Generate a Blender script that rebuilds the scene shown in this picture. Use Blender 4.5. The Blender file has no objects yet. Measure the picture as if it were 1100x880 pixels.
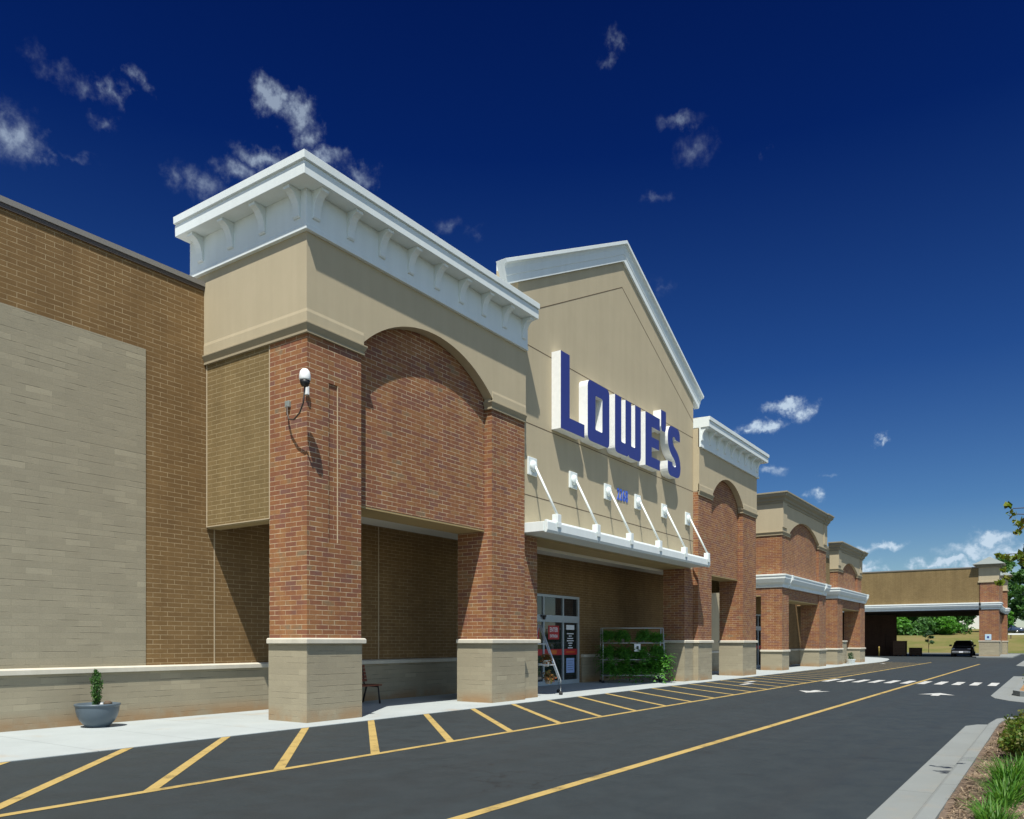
import bpy, bmesh, math, random
import numpy as np
from mathutils import Vector, Matrix
R = math.radians
random.seed(7)
S = bpy.context.scene
COL = S.collection
YF, YG, YW = 11.34, 11.54, 14.42          # faces of the towers, of the gable, of the main wall
Y4 = 11.8                                  # face of the two lower towers

# ------------------------------------------------------------------ mesh builder
class MB:
    def __init__(self): self.v = []; self.f = []; self.m = []; self.s = []
    def face(self, idx, m=0, s=False): self.f.append(tuple(idx)); self.m.append(m); self.s.append(s)
    def add(self, pts): n = len(self.v); self.v += [tuple(p) for p in pts]; return n
    def box(self, x0, x1, y0, y1, z0, z1, m=0):
        n = self.add([(x0,y0,z0),(x1,y0,z0),(x1,y1,z0),(x0,y1,z0),(x0,y0,z1),(x1,y0,z1),(x1,y1,z1),(x0,y1,z1)])
        for q in ((0,3,2,1),(4,5,6,7),(0,1,5,4),(1,2,6,5),(2,3,7,6),(3,0,4,7)): self.face([n+i for i in q], m)
        return self
    def obox(self, c, ux, uy, hx, hy, z0, z1, m=0):
        c = Vector(c); a = Vector((ux[0],ux[1],0))*hx; b = Vector((uy[0],uy[1],0))*hy
        P = [c-a-b, c+a-b, c+a+b, c-a+b]
        n = self.add([(p.x,p.y,z0) for p in P]+[(p.x,p.y,z1) for p in P])
        for q in ((0,3,2,1),(4,5,6,7),(0,1,5,4),(1,2,6,5),(2,3,7,6),(3,0,4,7)): self.face([n+i for i in q], m)
        return self
    def prism(self, pts, f0, f1, m=0, m1=None):
        """pts 2D; f0/f1 map a 2D point to the two end outlines"""
        k = len(pts); a = self.add([f0(p) for p in pts]); b = self.add([f1(p) for p in pts])
        self.face(range(a, a+k), m if m1 is None else m1); self.face(reversed(range(b, b+k)), m)
        for i in range(k): j = (i+1) % k; self.face((a+i, b+i, b+j, a+j), m)
        return self
    def xz(self, pts, y0, y1, m=0, m1=None): return self.prism(pts, lambda p:(p[0],y0,p[1]), lambda p:(p[0],y1,p[1]), m, m1)
    def yz(self, pts, x0, x1, m=0): return self.prism(pts, lambda p:(x0,p[0],p[1]), lambda p:(x1,p[0],p[1]), m)
    def xy(self, pts, z0, z1, m=0): return self.prism(pts, lambda p:(p[0],p[1],z0), lambda p:(p[0],p[1],z1), m)
    def sheet(self, pts, z, m=0): n = self.add([(p[0],p[1],z) for p in pts]); self.face(range(n, n+len(pts)), m); return self
    def sweep(self, path, prof, m=0):
        """closed profile (out, z) along an xy path; outward = right of travel"""
        k = len(prof); rings = []
        segs = [(Vector(path[i+1])-Vector(path[i])).normalized() for i in range(len(path)-1)]
        nr = [Vector((d.y, -d.x)) for d in segs]
        for i, p in enumerate(path):
            if i == 0: o = nr[0]
            elif i == len(path)-1: o = nr[-1]
            else: o = (nr[i-1]+nr[i])/(1+nr[i-1].dot(nr[i]))
            rings.append(self.add([(p[0]+o.x*a, p[1]+o.y*a, z) for a, z in prof]))
        for a, b in zip(rings, rings[1:]):
            for i in range(k): j = (i+1) % k; self.face((a+i, b+i, b+j, a+j), m)
        self.face(range(rings[0], rings[0]+k), m); self.face(reversed(range(rings[-1], rings[-1]+k)), m)
        return self
    def tube(self, pts, r, n=8, m=0):
        pts = [Vector(p) for p in pts]; rs = r if isinstance(r, (list, tuple)) else [r]*len(pts); rings = []
        for i, p in enumerate(pts):
            d = (pts[min(i+1, len(pts)-1)]-pts[max(i-1, 0)]).normalized()
            u = d.cross(Vector((0,0,1)))
            if u.length < 1e-3: u = d.cross(Vector((0,1,0)))
            u.normalize(); w = d.cross(u)
            rings.append(self.add([p+(u*math.cos(t)+w*math.sin(t))*rs[i] for t in [2*math.pi*k/n for k in range(n)]]))
        for a, b in zip(rings, rings[1:]):
            for i in range(n): j = (i+1) % n; self.face((a+i, a+j, b+j, b+i), m, True)
        self.face(reversed(range(rings[0], rings[0]+n)), m); self.face(range(rings[-1], rings[-1]+n), m)
        return self
    def lathe(self, c, prof, n=24, m=0, axis='z'):
        rings = []
        for r, z in prof:
            P = []
            for k in range(n):
                t = 2*math.pi*k/n; a, b = r*math.cos(t), r*math.sin(t)
                P.append((c[0]+a, c[1]+b, c[2]+z) if axis == 'z' else ((c[0]+z, c[1]+a, c[2]+b) if axis == 'x' else (c[0]+a, c[1]+z, c[2]+b)))
            rings.append(self.add(P))
        for a, b in zip(rings, rings[1:]):
            for i in range(n): j = (i+1) % n; self.face((a+i, a+j, b+j, b+i), m, True)
        self.face(reversed(range(rings[0], rings[0]+n)), m); self.face(range(rings[-1], rings[-1]+n), m)
        return self
    def build(self, name, mats, parent=None, bevel=0, recalc=True):
        me = bpy.data.meshes.new(name); me.from_pydata(self.v, [], self.f)
        for x in (mats if isinstance(mats, (list, tuple)) else [mats]): me.materials.append(x)
        me.polygons.foreach_set('material_index', self.m); me.polygons.foreach_set('use_smooth', self.s)
        if recalc:
            bm = bmesh.new(); bm.from_mesh(me); bmesh.ops.recalc_face_normals(bm, faces=bm.faces); bm.to_mesh(me); bm.free()
        me.update()
        o = bpy.data.objects.new(name, me); COL.objects.link(o)
        if parent: put(o, parent)
        if bevel:
            b = o.modifiers.new('edge', 'BEVEL'); b.width = bevel; b.segments = 2; b.limit_method = 'ANGLE'; b.angle_limit = R(40)
        return o

def put(o, parent):
    """parent while keeping the object's own coordinates as world coordinates"""
    o.parent = parent
    M = Matrix.Identity(4); p = parent
    while p: M = p.matrix_basis @ M if False else (p.matrix_parent_inverse @ p.matrix_basis) @ M; p = p.parent
    o.matrix_parent_inverse = M.inverted()
def tag(o, label=None, cat=None, group=None, kind=None):
    if label: o['label'] = label
    if cat: o['category'] = cat
    if group: o['group'] = group
    if kind: o['kind'] = kind
    return o
def thing(name, label, cat, loc=(0,0,0), group=None):
    o = bpy.data.objects.new(name, None); COL.objects.link(o); o.location = loc; o.empty_display_size = .2
    return tag(o, label, cat, group)
def struct(o): o['kind'] = 'structure'; return o
def copy_tree(o, parent=None):
    c = o.copy(); COL.objects.link(c)
    if parent: c.parent = parent
    for ch in list(o.children): copy_tree(ch, c)
    return c

# ------------------------------------------------------------------ materials
class NT:
    def __init__(self, name):
        self.mat = bpy.data.materials.new(name); self.mat.use_nodes = True
        self.t = self.mat.node_tree; self.b = self.t.nodes['Principled BSDF']
    def n(self, typ, **kw):
        o = self.t.nodes.new(typ)
        for k, v in kw.items():
            if k in o.inputs and not hasattr(o, k): o.inputs[k].default_value = v
            else: setattr(o, k, v)
        return o
    def l(self, a, b): self.t.links.new(a, b)
    def val(self, sock, v):
        if isinstance(v, bpy.types.NodeSocket): self.l(v, sock)
        else: sock.default_value = v
    def math(self, op, a, b=0., c=0., clamp=False):
        o = self.n('ShaderNodeMath', operation=op, use_clamp=clamp)
        for i, v in enumerate((a, b, c)): self.val(o.inputs[i], v)
        return o.outputs[0]
    def mix(self, f, a, b, mode='MIX'):
        o = self.n('ShaderNodeMix', data_type='RGBA', blend_type=mode); self.val(o.inputs[0], f)
        for i, v in ((6, a), (7, b)): self.val(o.inputs[i], v if isinstance(v, bpy.types.NodeSocket) else tuple(v)+(1,) if len(v) == 3 else v)
        return o.outputs[2]
    def noise(self, vec, scale, detail=4, rough=.55, dist=0):
        o = self.n('ShaderNodeTexNoise'); o.inputs['Scale'].default_value = scale; o.inputs['Detail'].default_value = detail
        o.inputs['Roughness'].default_value = rough; o.inputs['Distortion'].default_value = dist
        if vec is not None: self.l(vec, o.inputs['Vector'])
        return o.outputs[0]
    def rng(self, v, a, b, c=0., d=1.):
        o = self.n('ShaderNodeMapRange'); o.interpolation_type = 'SMOOTHSTEP'
        self.val(o.inputs[0], v)
        for i, x in enumerate((a, b, c, d)): o.inputs[1+i].default_value = x
        return o.outputs[0]
    def pos(self): return self.n('ShaderNodeNewGeometry').outputs['Position']
    def wall_uv(self):
        """(along the wall, height, 0) from the world position and the face's direction"""
        g = self.n('ShaderNodeNewGeometry'); sp = self.n('ShaderNodeSeparateXYZ'); self.l(g.outputs['Position'], sp.inputs[0])
        sn = self.n('ShaderNodeSeparateXYZ'); self.l(g.outputs['True Normal'], sn.inputs[0])
        ax = self.math('GREATER_THAN', self.math('ABSOLUTE', sn.outputs[0]), .6)
        az = self.math('GREATER_THAN', self.math('ABSOLUTE', sn.outputs[2]), .6)
        mx = self.n('ShaderNodeMix'); self.l(ax, mx.inputs[0]); self.l(sp.outputs[0], mx.inputs[2]); self.l(self.math('ADD', sp.outputs[1], .11), mx.inputs[3])
        mz = self.n('ShaderNodeMix'); self.l(az, mz.inputs[0]); self.l(sp.outputs[2], mz.inputs[2]); self.l(sp.outputs[1], mz.inputs[3])
        c = self.n('ShaderNodeCombineXYZ'); self.l(mx.outputs[0], c.inputs[0]); self.l(mz.outputs[0], c.inputs[1])
        return c.outputs[0], g.outputs['Position'], sp.outputs[2]
    def bump(self, h, strength=.3, dist=.01):
        o = self.n('ShaderNodeBump'); o.inputs['Strength'].default_value = strength; o.inputs['Distance'].default_value = dist
        self.l(h, o.inputs['Height']); self.l(o.outputs[0], self.b.inputs['Normal'])
    def done(self, col=None, rough=.8, metal=0., spec=None):
        if col is not None: self.val(self.b.inputs['Base Color'], col if isinstance(col, bpy.types.NodeSocket) else tuple(col)+(1,))
        self.val(self.b.inputs['Roughness'], rough); self.b.inputs['Metallic'].default_value = metal
        if spec is not None: self.b.inputs['Specular IOR Level'].default_value = spec
        return self.mat

def ramp(t, v, stops):
    o = t.n('ShaderNodeValToRGB'); e = o.color_ramp.elements
    while len(e) < len(stops): e.new(.5)
    for k, (p, c) in zip(e, stops): k.position = p; k.color = tuple(c)+(1,)
    t.l(v, o.inputs[0]); return o.outputs[0]

def brick(name, stops, mortar, bw=.305, bh=.0914, ms=.006, bump=.5, var=.25, stain=0.):
    t = NT(name); uv, pos, z = t.wall_uv()
    b = t.n('ShaderNodeTexBrick'); b.offset = .5
    t.l(uv, b.inputs['Vector'])
    for k, v in (('Color1',(0,0,0,1)),('Color2',(1,1,1,1)),('Mortar',(.5,.5,.5,1)),('Scale',1.),('Mortar Size',ms),('Mortar Smooth',.15),('Bias',0.),('Brick Width',bw),('Row Height',bh)): b.inputs[k].default_value = v
    n1 = t.noise(pos, 2.6, 4, .6); n2 = t.noise(pos, 45, 3); n3 = t.noise(pos, .55, 5, .62)
    f = t.math('ADD', t.math('MULTIPLY', t.math('SUBTRACT', b.outputs['Color'], .5), .72), t.math('ADD', .5, t.math('MULTIPLY', t.math('SUBTRACT', n1, .5), 1.15)), clamp=True)
    c = ramp(t, f, stops)
    c = t.mix(1., c, t.mix(n2, (1-var,)*3, (1+var,)*3), 'MULTIPLY')
    mor = t.mix(t.noise(pos, 3, 3), tuple(x*.75 for x in mortar), tuple(x*1.15 for x in mortar))
    seen = t.rng(t.noise(pos, 4.2, 4, .6), .36, .62, .42, 1.)              # joints struck full in places, shallow in others
    c = t.mix(t.math('MULTIPLY', b.outputs['Fac'], seen), c, mor)
    c = t.mix(1., c, t.mix(n3, (.80,.79,.80), (1.2,1.19,1.16)), 'MULTIPLY')
    sm = t.n('ShaderNodeMapping'); sm.inputs['Scale'].default_value = (2.2,2.2,.16); t.l(pos, sm.inputs[0])
    c = t.mix(1., c, t.mix(t.rng(t.noise(sm.outputs[0], 1.3, 5, .6), .3, .7), (.90,.89,.87), (1.05,1.05,1.05)), 'MULTIPLY')
    if stain:
        e = t.math('MULTIPLY', t.rng(z, .02, stain, 1., 0.), t.rng(t.noise(pos, 1.1, 5, .65), .38, .66))
        c = t.mix(t.math('MULTIPLY', e, .75), c, (.30, .16, .07))
    h = t.math('ADD', t.math('MULTIPLY', b.outputs['Fac'], -1.), t.math('MULTIPLY', n2, .45))
    t.bump(h, bump, .008)
    return t.done(c, .9, spec=.25)

M = {}
M['brick_red'] = brick('brick_red', [(0,(.185,.094,.072)),(.22,(.208,.09,.056)),(.45,(.235,.10,.051)),(.65,(.268,.12,.053)),(.82,(.285,.142,.06)),(1,(.205,.145,.09))], (.56,.45,.30), ms=.006, var=.22)
M['brick_brown'] = brick('brick_brown', [(0,(.162,.098,.041)),(.5,(.183,.112,.046)),(1,(.205,.127,.053))], (.40,.31,.18), ms=.0055, var=.15)
M['brick_tan'] = brick('brick_tan', [(0,(.178,.126,.054)),(.5,(.196,.14,.061)),(1,(.214,.152,.068))], (.42,.34,.20), ms=.0055, var=.15)
def split_block(name, base, stain):
    t = NT(name); uv, pos, z = t.wall_uv()
    b = t.n('ShaderNodeTexBrick'); b.offset = .5; t.l(uv, b.inputs['Vector'])
    for k, v in (('Color1',(0,0,0,1)),('Color2',(1,1,1,1)),('Mortar',(.5,.5,.5,1)),('Scale',1.),('Mortar Size',.0055),('Mortar Smooth',.3),('Bias',0.),('Brick Width',.44),('Row Height',.111)): b.inputs[k].default_value = v
    n1 = t.noise(pos, 2.2, 5, .6); n2 = t.noise(pos, 60, 4, .7); n3 = t.noise(uv, 1.6, 3)
    f = t.math('POWER', b.outputs['Color'], 2.2)
    c = ramp(t, f, [(0, tuple(x*.93 for x in base)), (.6, base), (.93, tuple(x*1.05 for x in base)), (1, tuple(x*1.13 for x in base))])
    c = t.mix(1., c, t.mix(n2, (.8,.8,.8), (1.16,1.16,1.16)), 'MULTIPLY')
    c = t.mix(.5, c, t.mix(1., c, t.mix(n1, (.75,.75,.76), (1.2,1.18,1.16)), 'MULTIPLY'))
    su = t.n('ShaderNodeSeparateXYZ'); t.l(uv, su.inputs[0])
    bed = t.math('LESS_THAN', t.math('FRACT', t.math('MULTIPLY', su.outputs[1], 1/.111)), .075)
    st = t.n('ShaderNodeMapping'); st.inputs['Scale'].default_value = (1.3, 8.5, 1); t.l(uv, st.inputs[0])
    open_j = t.rng(t.noise(st.outputs[0], 1.0, 4, .6), .50, .60)           # raked deep here and there, joint shadow painted into the colour
    jf = t.math('ADD', t.math('MULTIPLY', bed, open_j), t.math('MULTIPLY', b.outputs['Fac'], .13), clamp=True)
    c = t.mix(t.math('MULTIPLY', jf, .72), c, tuple(x*.36 for x in base))
    if stain:
        e = t.math('MULTIPLY', t.rng(z, .02, stain, 1., 0.), t.rng(t.noise(pos, .9, 5, .65), .34, .58))
        c = t.mix(t.math('MULTIPLY', e, .7), c, (.30, .165, .07))
    h = t.math('ADD', t.math('MULTIPLY', jf, -.9), t.math('MULTIPLY', n2, .8)); t.bump(h, .6, .01)
    return t.done(c, .95, spec=.2)
M['block'] = split_block('split_face_block', (.335,.30,.212), .36)
M['block_panel'] = split_block('beige_block', (.328,.297,.213), 0)
def rough_mat(name, col, var=.12, scale=3., fine=120, bump=.15, rough=.85, spec=.3, dirt=None, streak=0.):
    t = NT(name); pos = t.pos()
    n1 = t.noise(pos, scale, 6, .6); n2 = t.noise(pos, fine, 3, .6)
    f = t.math('ADD', t.math('MULTIPLY', n1, .7), t.math('MULTIPLY', n2, .3))
    c = t.mix(f, tuple(x*(1-var*2) for x in col), tuple(x*(1+var*2) for x in col))
    if streak:
        sm = t.n('ShaderNodeMapping'); sm.inputs['Scale'].default_value = (3.,3.,.2); t.l(pos, sm.inputs[0])
        c = t.mix(1., c, t.mix(t.rng(t.noise(sm.outputs[0], 1.4, 6, .62), .3, .72), (1-streak, 1-streak, 1-streak*1.15), (1+streak*.5,)*3), 'MULTIPLY')
    if dirt: c = t.mix(t.math('MULTIPLY', t.rng(t.noise(pos, dirt[1], 6, .65), .52, .74), dirt[2]), c, dirt[0])
    t.bump(n2, bump, .004)
    return t.done(c, rough, spec=spec)
M['stucco'] = rough_mat('stucco', (.44,.376,.252), .055, 1.3, 160, .3, streak=.035)
M['stucco_trim'] = rough_mat('stucco_trim', (.33,.28,.185), .06, 1.5, 160, .2)
M['stucco_dark'] = rough_mat('olive_cornice', (.27,.245,.175), .06, 1.5, 160, .2)
M['soffit_ochre'] = rough_mat('soffit_stucco', (.36,.27,.13), .06, 1.5, 160, .2)
M['joint'] = rough_mat('sealant_dark', (.12,.085,.05), .1, 5)
M['joint_light'] = rough_mat('sealant_cream', (.44,.36,.24), .1, 5)
M['white'] = rough_mat('white_trim', (.70,.755,.74), .03, 1.2, 90, .08, .6, .4, streak=.035)
M['cap'] = rough_mat('cast_stone', (.56,.53,.44), .1, 3.5, 120, .2, streak=.06)
M['ceiling'] = rough_mat('ceiling_board', (.62,.6,.53), .03, 1.5)
M['coping'] = rough_mat('metal_coping', (.20,.19,.17), .05, 1.5, 60, .02, .45, .5)
M['coping_dark'] = rough_mat('metal_coping_edge', (.07,.055,.045), .05, 1.5, 60, .02, .5, .5)
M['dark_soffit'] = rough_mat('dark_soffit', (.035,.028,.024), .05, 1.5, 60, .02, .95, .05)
M['brick_shaded'] = brick('brick_shaded', [(0,(.05,.03,.022)),(1,(.075,.042,.028))], (.09,.07,.05))  # brick colour darkened to stand in for the shade under the loading canopy
M['roof'] = rough_mat('roof_membrane', (.45,.45,.43), .06, .4)
def pavement(name, col, jx, jy, dirt):
    t = NT(name); pos = t.pos(); sp = t.n('ShaderNodeSeparateXYZ'); t.l(pos, sp.inputs[0])
    n1 = t.noise(pos, .9, 7, .65); n2 = t.noise(pos, 150, 3, .6); n3 = t.noise(pos, .35, 4)
    c = t.mix(n1, tuple(x*.8 for x in col), tuple(x*1.16 for x in col))
    c = t.mix(1., c, t.mix(n2, (.88,)*3, (1.1,)*3), 'MULTIPLY')
    c = t.mix(t.math('MULTIPLY', t.rng(t.noise(pos, .7, 5, .6, .6), .55, .75), dirt), c, (.36,.27,.17))
    js = None
    for s, p in ((0, jx), (1, jy)):
        if not p: continue
        k = t.math('LESS_THAN', t.math('FRACT', t.math('MULTIPLY', t.math('ADD', sp.outputs[s], .37), 1/p)), .014/p)
        js = k if js is None else t.math('MAXIMUM', js, k)
    if js is not None: c = t.mix(t.math('MULTIPLY', js, .6), c, tuple(x*.3 for x in col))
    t.bump(n2, .2, .004)
    return t.done(c, .9, spec=.25)
M['sidewalk'] = pavement('sidewalk_concrete', (.375,.415,.415), 1.52, 0, .45)
M['kerb'] = pavement('kerb_concrete', (.215,.235,.23), 3.05, 0, .3)
def asphalt():
    t = NT('asphalt'); pos = t.pos()
    n1 = t.noise(pos, .22, 6, .6); n2 = t.noise(pos, 240, 2, .7); n3 = t.noise(pos, 2.4, 6, .62)
    c = t.mix(n1, (.0175,.0255,.0295), (.030,.040,.0445))
    c = t.mix(.6, c, t.mix(1., c, t.mix(n3, (.7,)*3, (1.3,)*3), 'MULTIPLY'))
    c = t.mix(1., c, t.mix(n2, (.55,)*3, (1.5,)*3), 'MULTIPLY')
    sp = t.n('ShaderNodeMapping'); sp.inputs['Scale'].default_value = (.05, 1.5, 1); t.l(pos, sp.inputs[0])
    tr = t.rng(t.noise(sp.outputs[0], .9, 4), .42, .62)                     # long wheel-track wear
    c = t.mix(t.math('MULTIPLY', tr, .3), c, (.023,.027,.029))
    sp2 = t.rng(t.noise(pos, .8, 6, .7), .60, .72)                          # oil and dirt blotches
    c = t.mix(t.math('MULTIPLY', sp2, .35), c, (.016,.016,.016))
    vo = t.n('ShaderNodeTexVoronoi'); vo.feature = 'DISTANCE_TO_EDGE'; vo.inputs['Scale'].default_value = .12
    wv = t.n('ShaderNodeVectorMath', operation='ADD'); t.l(pos, wv.inputs[0]); wn_ = t.n('ShaderNodeTexNoise'); wn_.inputs['Scale'].default_value = .5; wn_.inputs['Detail'].default_value = 6; t.l(pos, wn_.inputs['Vector'])
    ws = t.n('ShaderNodeVectorMath', operation='SCALE'); ws.inputs['Scale'].default_value = 3.; t.l(wn_.outputs['Color'], ws.inputs[0]); t.l(ws.outputs[0], wv.inputs[1]); t.l(wv.outputs[0], vo.inputs['Vector'])
    ck = t.math('MULTIPLY', t.math('LESS_THAN', vo.outputs[0], .0011), t.rng(t.noise(pos, .3, 3), .5, .6))
    c = t.mix(t.math('MULTIPLY', ck, .6), c, (.012,.012,.012))
    t.bump(n2, .35, .006)
    return t.done(c, t.rng(n3, .3, .7, .62, .8), spec=.38)
M['asphalt'] = asphalt()
def paint(name, col):
    t = NT(name); pos = t.pos(); n2 = t.noise(pos, 200, 2, .7)
    w = t.math('ADD', t.math('MULTIPLY', t.noise(pos, 3, 6, .7), .65), t.math('MULTIPLY', n2, .35))
    c = t.mix(t.rng(w, .47, .60), col, tuple(x*.72 for x in col))
    c = t.mix(t.math('MULTIPLY', t.rng(w, .58, .63), .85), c, (.045,.047,.048))
    t.bump(n2, .3, .004)
    return t.done(c, .75, spec=.3)
M['yellow'] = paint('yellow_road_paint', (.42,.305,.105))
M['whitepaint'] = paint('white_road_paint', (.50,.51,.49))
def plain(name, col, rough=.5, metal=0., spec=.5, coat=0.):
    t = NT(name); n = t.noise(t.pos(), 8, 5, .6)
    c = t.mix(n, tuple(x*.88 for x in col), tuple(x*1.1 for x in col)); m = t.done(c, rough, metal, spec)
    if coat: t.b.inputs['Coat Weight'].default_value = coat; t.b.inputs['Coat Roughness'].default_value = .05
    return m
M['sign_white'] = plain('sign_white', (.80,.82,.80), .45)
M['sign_blue'] = plain('sign_blue', (.030,.042,.21), .4)
M['digit_blue'] = plain('digit_blue', (.05,.12,.52), .5)
M['alu'] = plain('aluminium', (.42,.48,.52), .4, .35)
M['rack_metal'] = plain('galvanised_tube', (.55,.58,.58), .35, .6)
M['black'] = plain('black_plastic', (.012,.012,.013), .45)
M['carblack'] = plain('black_car_paint', (.008,.008,.009), .3, 0, .5, 1.)
M['carblue'] = plain('blue_car_paint', (.03,.05,.10), .3, 0, .5, 1.)
M['rubber'] = plain('rubber', (.02,.02,.02), .8)
M['chrome'] = plain('chrome', (.5,.5,.5), .25, .9)
M['lamp'] = plain('headlight_glass', (.35,.36,.38), .15)
M['wood'] = rough_mat('bench_wood', (.17,.052,.028), .2, 8, 60, .1, .55)
M['pallet'] = rough_mat('pallet_wood', (.10,.06,.035), .25, 8, 60, .1)
M['paper'] = plain('paper', (.72,.74,.76), .6)
M['paperblue'] = plain('pale_blue_sheet', (.30,.42,.70), .5)
M['red'] = plain('red_vinyl', (.42,.018,.022), .45)
M['orange'] = plain('orange_vinyl', (.60,.15,.02), .45)
M['ink'] = plain('dark_ink', (.03,.03,.04), .6)
M['soil'] = rough_mat('potting_soil', (.045,.03,.02), .3, 20, 90, .5)
M['glaze'] = plain('blue_grey_glaze', (.085,.115,.14), .38, 0, .4)
M['terracotta'] = plain('brown_pot', (.22,.20,.18), .6)
M['bark'] = rough_mat('bark', (.11,.08,.055), .25, 14, 70, .5)
M['bollard'] = plain('yellow_bollard', (.26,.19,.04), .6)
M['signpale'] = plain('pale_blue_sign', (.45,.62,.74), .5)
M['galv'] = plain('metal_roof', (.30,.34,.32), .45, .3)
def glass():
    t = NT('dark_glass'); n = t.noise(t.pos(), 1.2, 3)
    c = t.mix(n, (.012,.015,.016), (.03,.034,.034)); m = t.done(c, .03, 0, .9)
    return m
M['glass'] = glass()
def leaf(name, cols, rough=.5, trans=.35):
    t = NT(name); g = t.n('ShaderNodeNewGeometry')
    c = ramp(t, g.outputs['Random Per Island'], [(i/(len(cols)-1), x) for i, x in enumerate(cols)])
    c = t.mix(.55, c, t.mix(1., c, t.mix(t.noise(g.outputs['Position'], 1.1, 3), (.55,.6,.55), (1.45,1.4,1.3)), 'MULTIPLY'))
    t.done(c, rough, 0, .3)
    tr = t.n('ShaderNodeBsdfTranslucent'); t.l(t.mix(1., c, (1.3,1.45,.7), 'MULTIPLY'), tr.inputs[0])
    mx = t.n('ShaderNodeMixShader'); mx.inputs[0].default_value = trans
    t.l(t.b.outputs[0], mx.inputs[1]); t.l(tr.outputs[0], mx.inputs[2])
    t.l(mx.outputs[0], t.t.nodes['Material Output'].inputs[0])
    return t.mat
M['leaf_far'] = leaf('far_foliage', [(.05,.13,.045),(.08,.19,.055),(.11,.24,.065)])
M['leaf_dark'] = leaf('dark_foliage', [(.035,.085,.045),(.055,.12,.06),(.075,.15,.07)])
M['leaf_lime'] = leaf('lime_foliage', [(.07,.20,.03),(.10,.28,.04),(.13,.32,.055)])
M['leaf_near'] = leaf('near_tree_leaf', [(.09,.15,.02),(.15,.21,.025),(.20,.23,.03),(.17,.20,.03),(.13,.07,.02)])
M['leaf_shrub'] = leaf('shrub_leaf', [(.055,.12,.018),(.105,.18,.025),(.17,.21,.04),(.14,.11,.035)])
M['leaf_topiary'] = leaf('topiary_leaf', [(.025,.075,.02),(.045,.12,.03),(.09,.19,.04)])
M['fern'] = leaf('fern_frond', [(.035,.14,.022),(.065,.21,.028),(.12,.31,.04)])
M['blade'] = leaf('grass_blade', [(.04,.13,.02),(.07,.19,.025),(.12,.25,.04)])
M['flower'] = leaf('flower_mix', [(.40,.10,.03),(.30,.14,.05),(.10,.12,.03),(.34,.22,.10)])
M['straw'] = leaf('pine_straw', [(.14,.10,.068),(.25,.18,.125),(.38,.30,.215)], .8, .1)
M['mulch'] = rough_mat('mulch', (.145,.108,.080), .3, 6, 70, .8, .95)
M['mulch_orange'] = rough_mat('pine_straw_mulch', (.30,.18,.085), .25, 5, 70, .6, .95)
def grass():
    t = NT('dry_grass'); pos = t.pos()
    c = ramp(t, t.math('ADD', t.math('MULTIPLY', t.noise(pos, .16, 7, .68), .8), t.math('MULTIPLY', t.noise(pos, 3., 5, .7), .3)),
             [(.32,(.065,.11,.026)),(.48,(.125,.135,.04)),(.62,(.18,.155,.062)),(.76,(.20,.145,.075))])
    t.bump(t.noise(pos, 14, 4), .5, .05)
    return t.done(c, .95, spec=.1)
M['grass'] = grass()

# ------------------------------------------------------------------ the ground
struct(MB().sheet([(-3000,-3000),(3000,-3000),(3000,3000),(-3000,3000)], -.12).build('ground', M['grass']))
struct(MB().sheet([(-70,-70),(116,-70),(116,70),(-70,70)], 0).build('road', M['asphalt']))
MBs = MB(); MBs.xy([(-30,10.8),(66,10.8),(70,11.15),(75,11.75),(79,12.5),(83,13.8),(86,15.6),(90,24),(-30,24)], -.06, .012)
struct(MBs.build('sidewalk', M['sidewalk'], bevel=.004))
mk = MB(); mk.sheet([(-25,7.44),(66,7.44),(66,7.555),(-25,7.555)], .004)
for k in range(-12, 38):
    x = 2.93+1.605*k; d = .085
    mk.sheet([(x-d,7.555),(x+d,7.555),(x+3.2+d,10.79),(x+3.2-d,10.79)], .004)
struct(mk.build('hatch_marking', M['yellow'], recalc=False))
struct(MB().sheet([(-25,4.11),(62.5,4.11),(62.5,4.235),(-25,4.235)], .004).build('lane_line', M['yellow'], recalc=False))
mk = MB()
for k in range(11):
    y = 1.62+.545*k; mk.sheet([(31.5,y),(33.9,y),(33.9,y+.26),(31.5,y+.26)], .009)
for x, y in ((28.0,8.95),(29.6,9.35),(59.9,9.7)): mk.sheet([(x-.55,y),(x+.55,y),(x+.55,y+.2),(x-.55,y+.2)], .009)
struct(mk.build('crosswalk_marking', M['whitepaint'], recalc=False))
mk = MB()
for x, y in ((24.6,2.75),(24.3,6.05)):
    sgn = 1 if y < 4 else -1; c = x+.8
    mk.sheet([(c-.55*sgn,y-.1),(c,y-.1),(c-.1*sgn,y-.46),(c+.85*sgn,y),(c-.1*sgn,y+.46),(c,y+.1),(c-.55*sgn,y+.1)], .008)
struct(mk.build('arrow_marking', M['whitepaint'], recalc=False))
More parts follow.
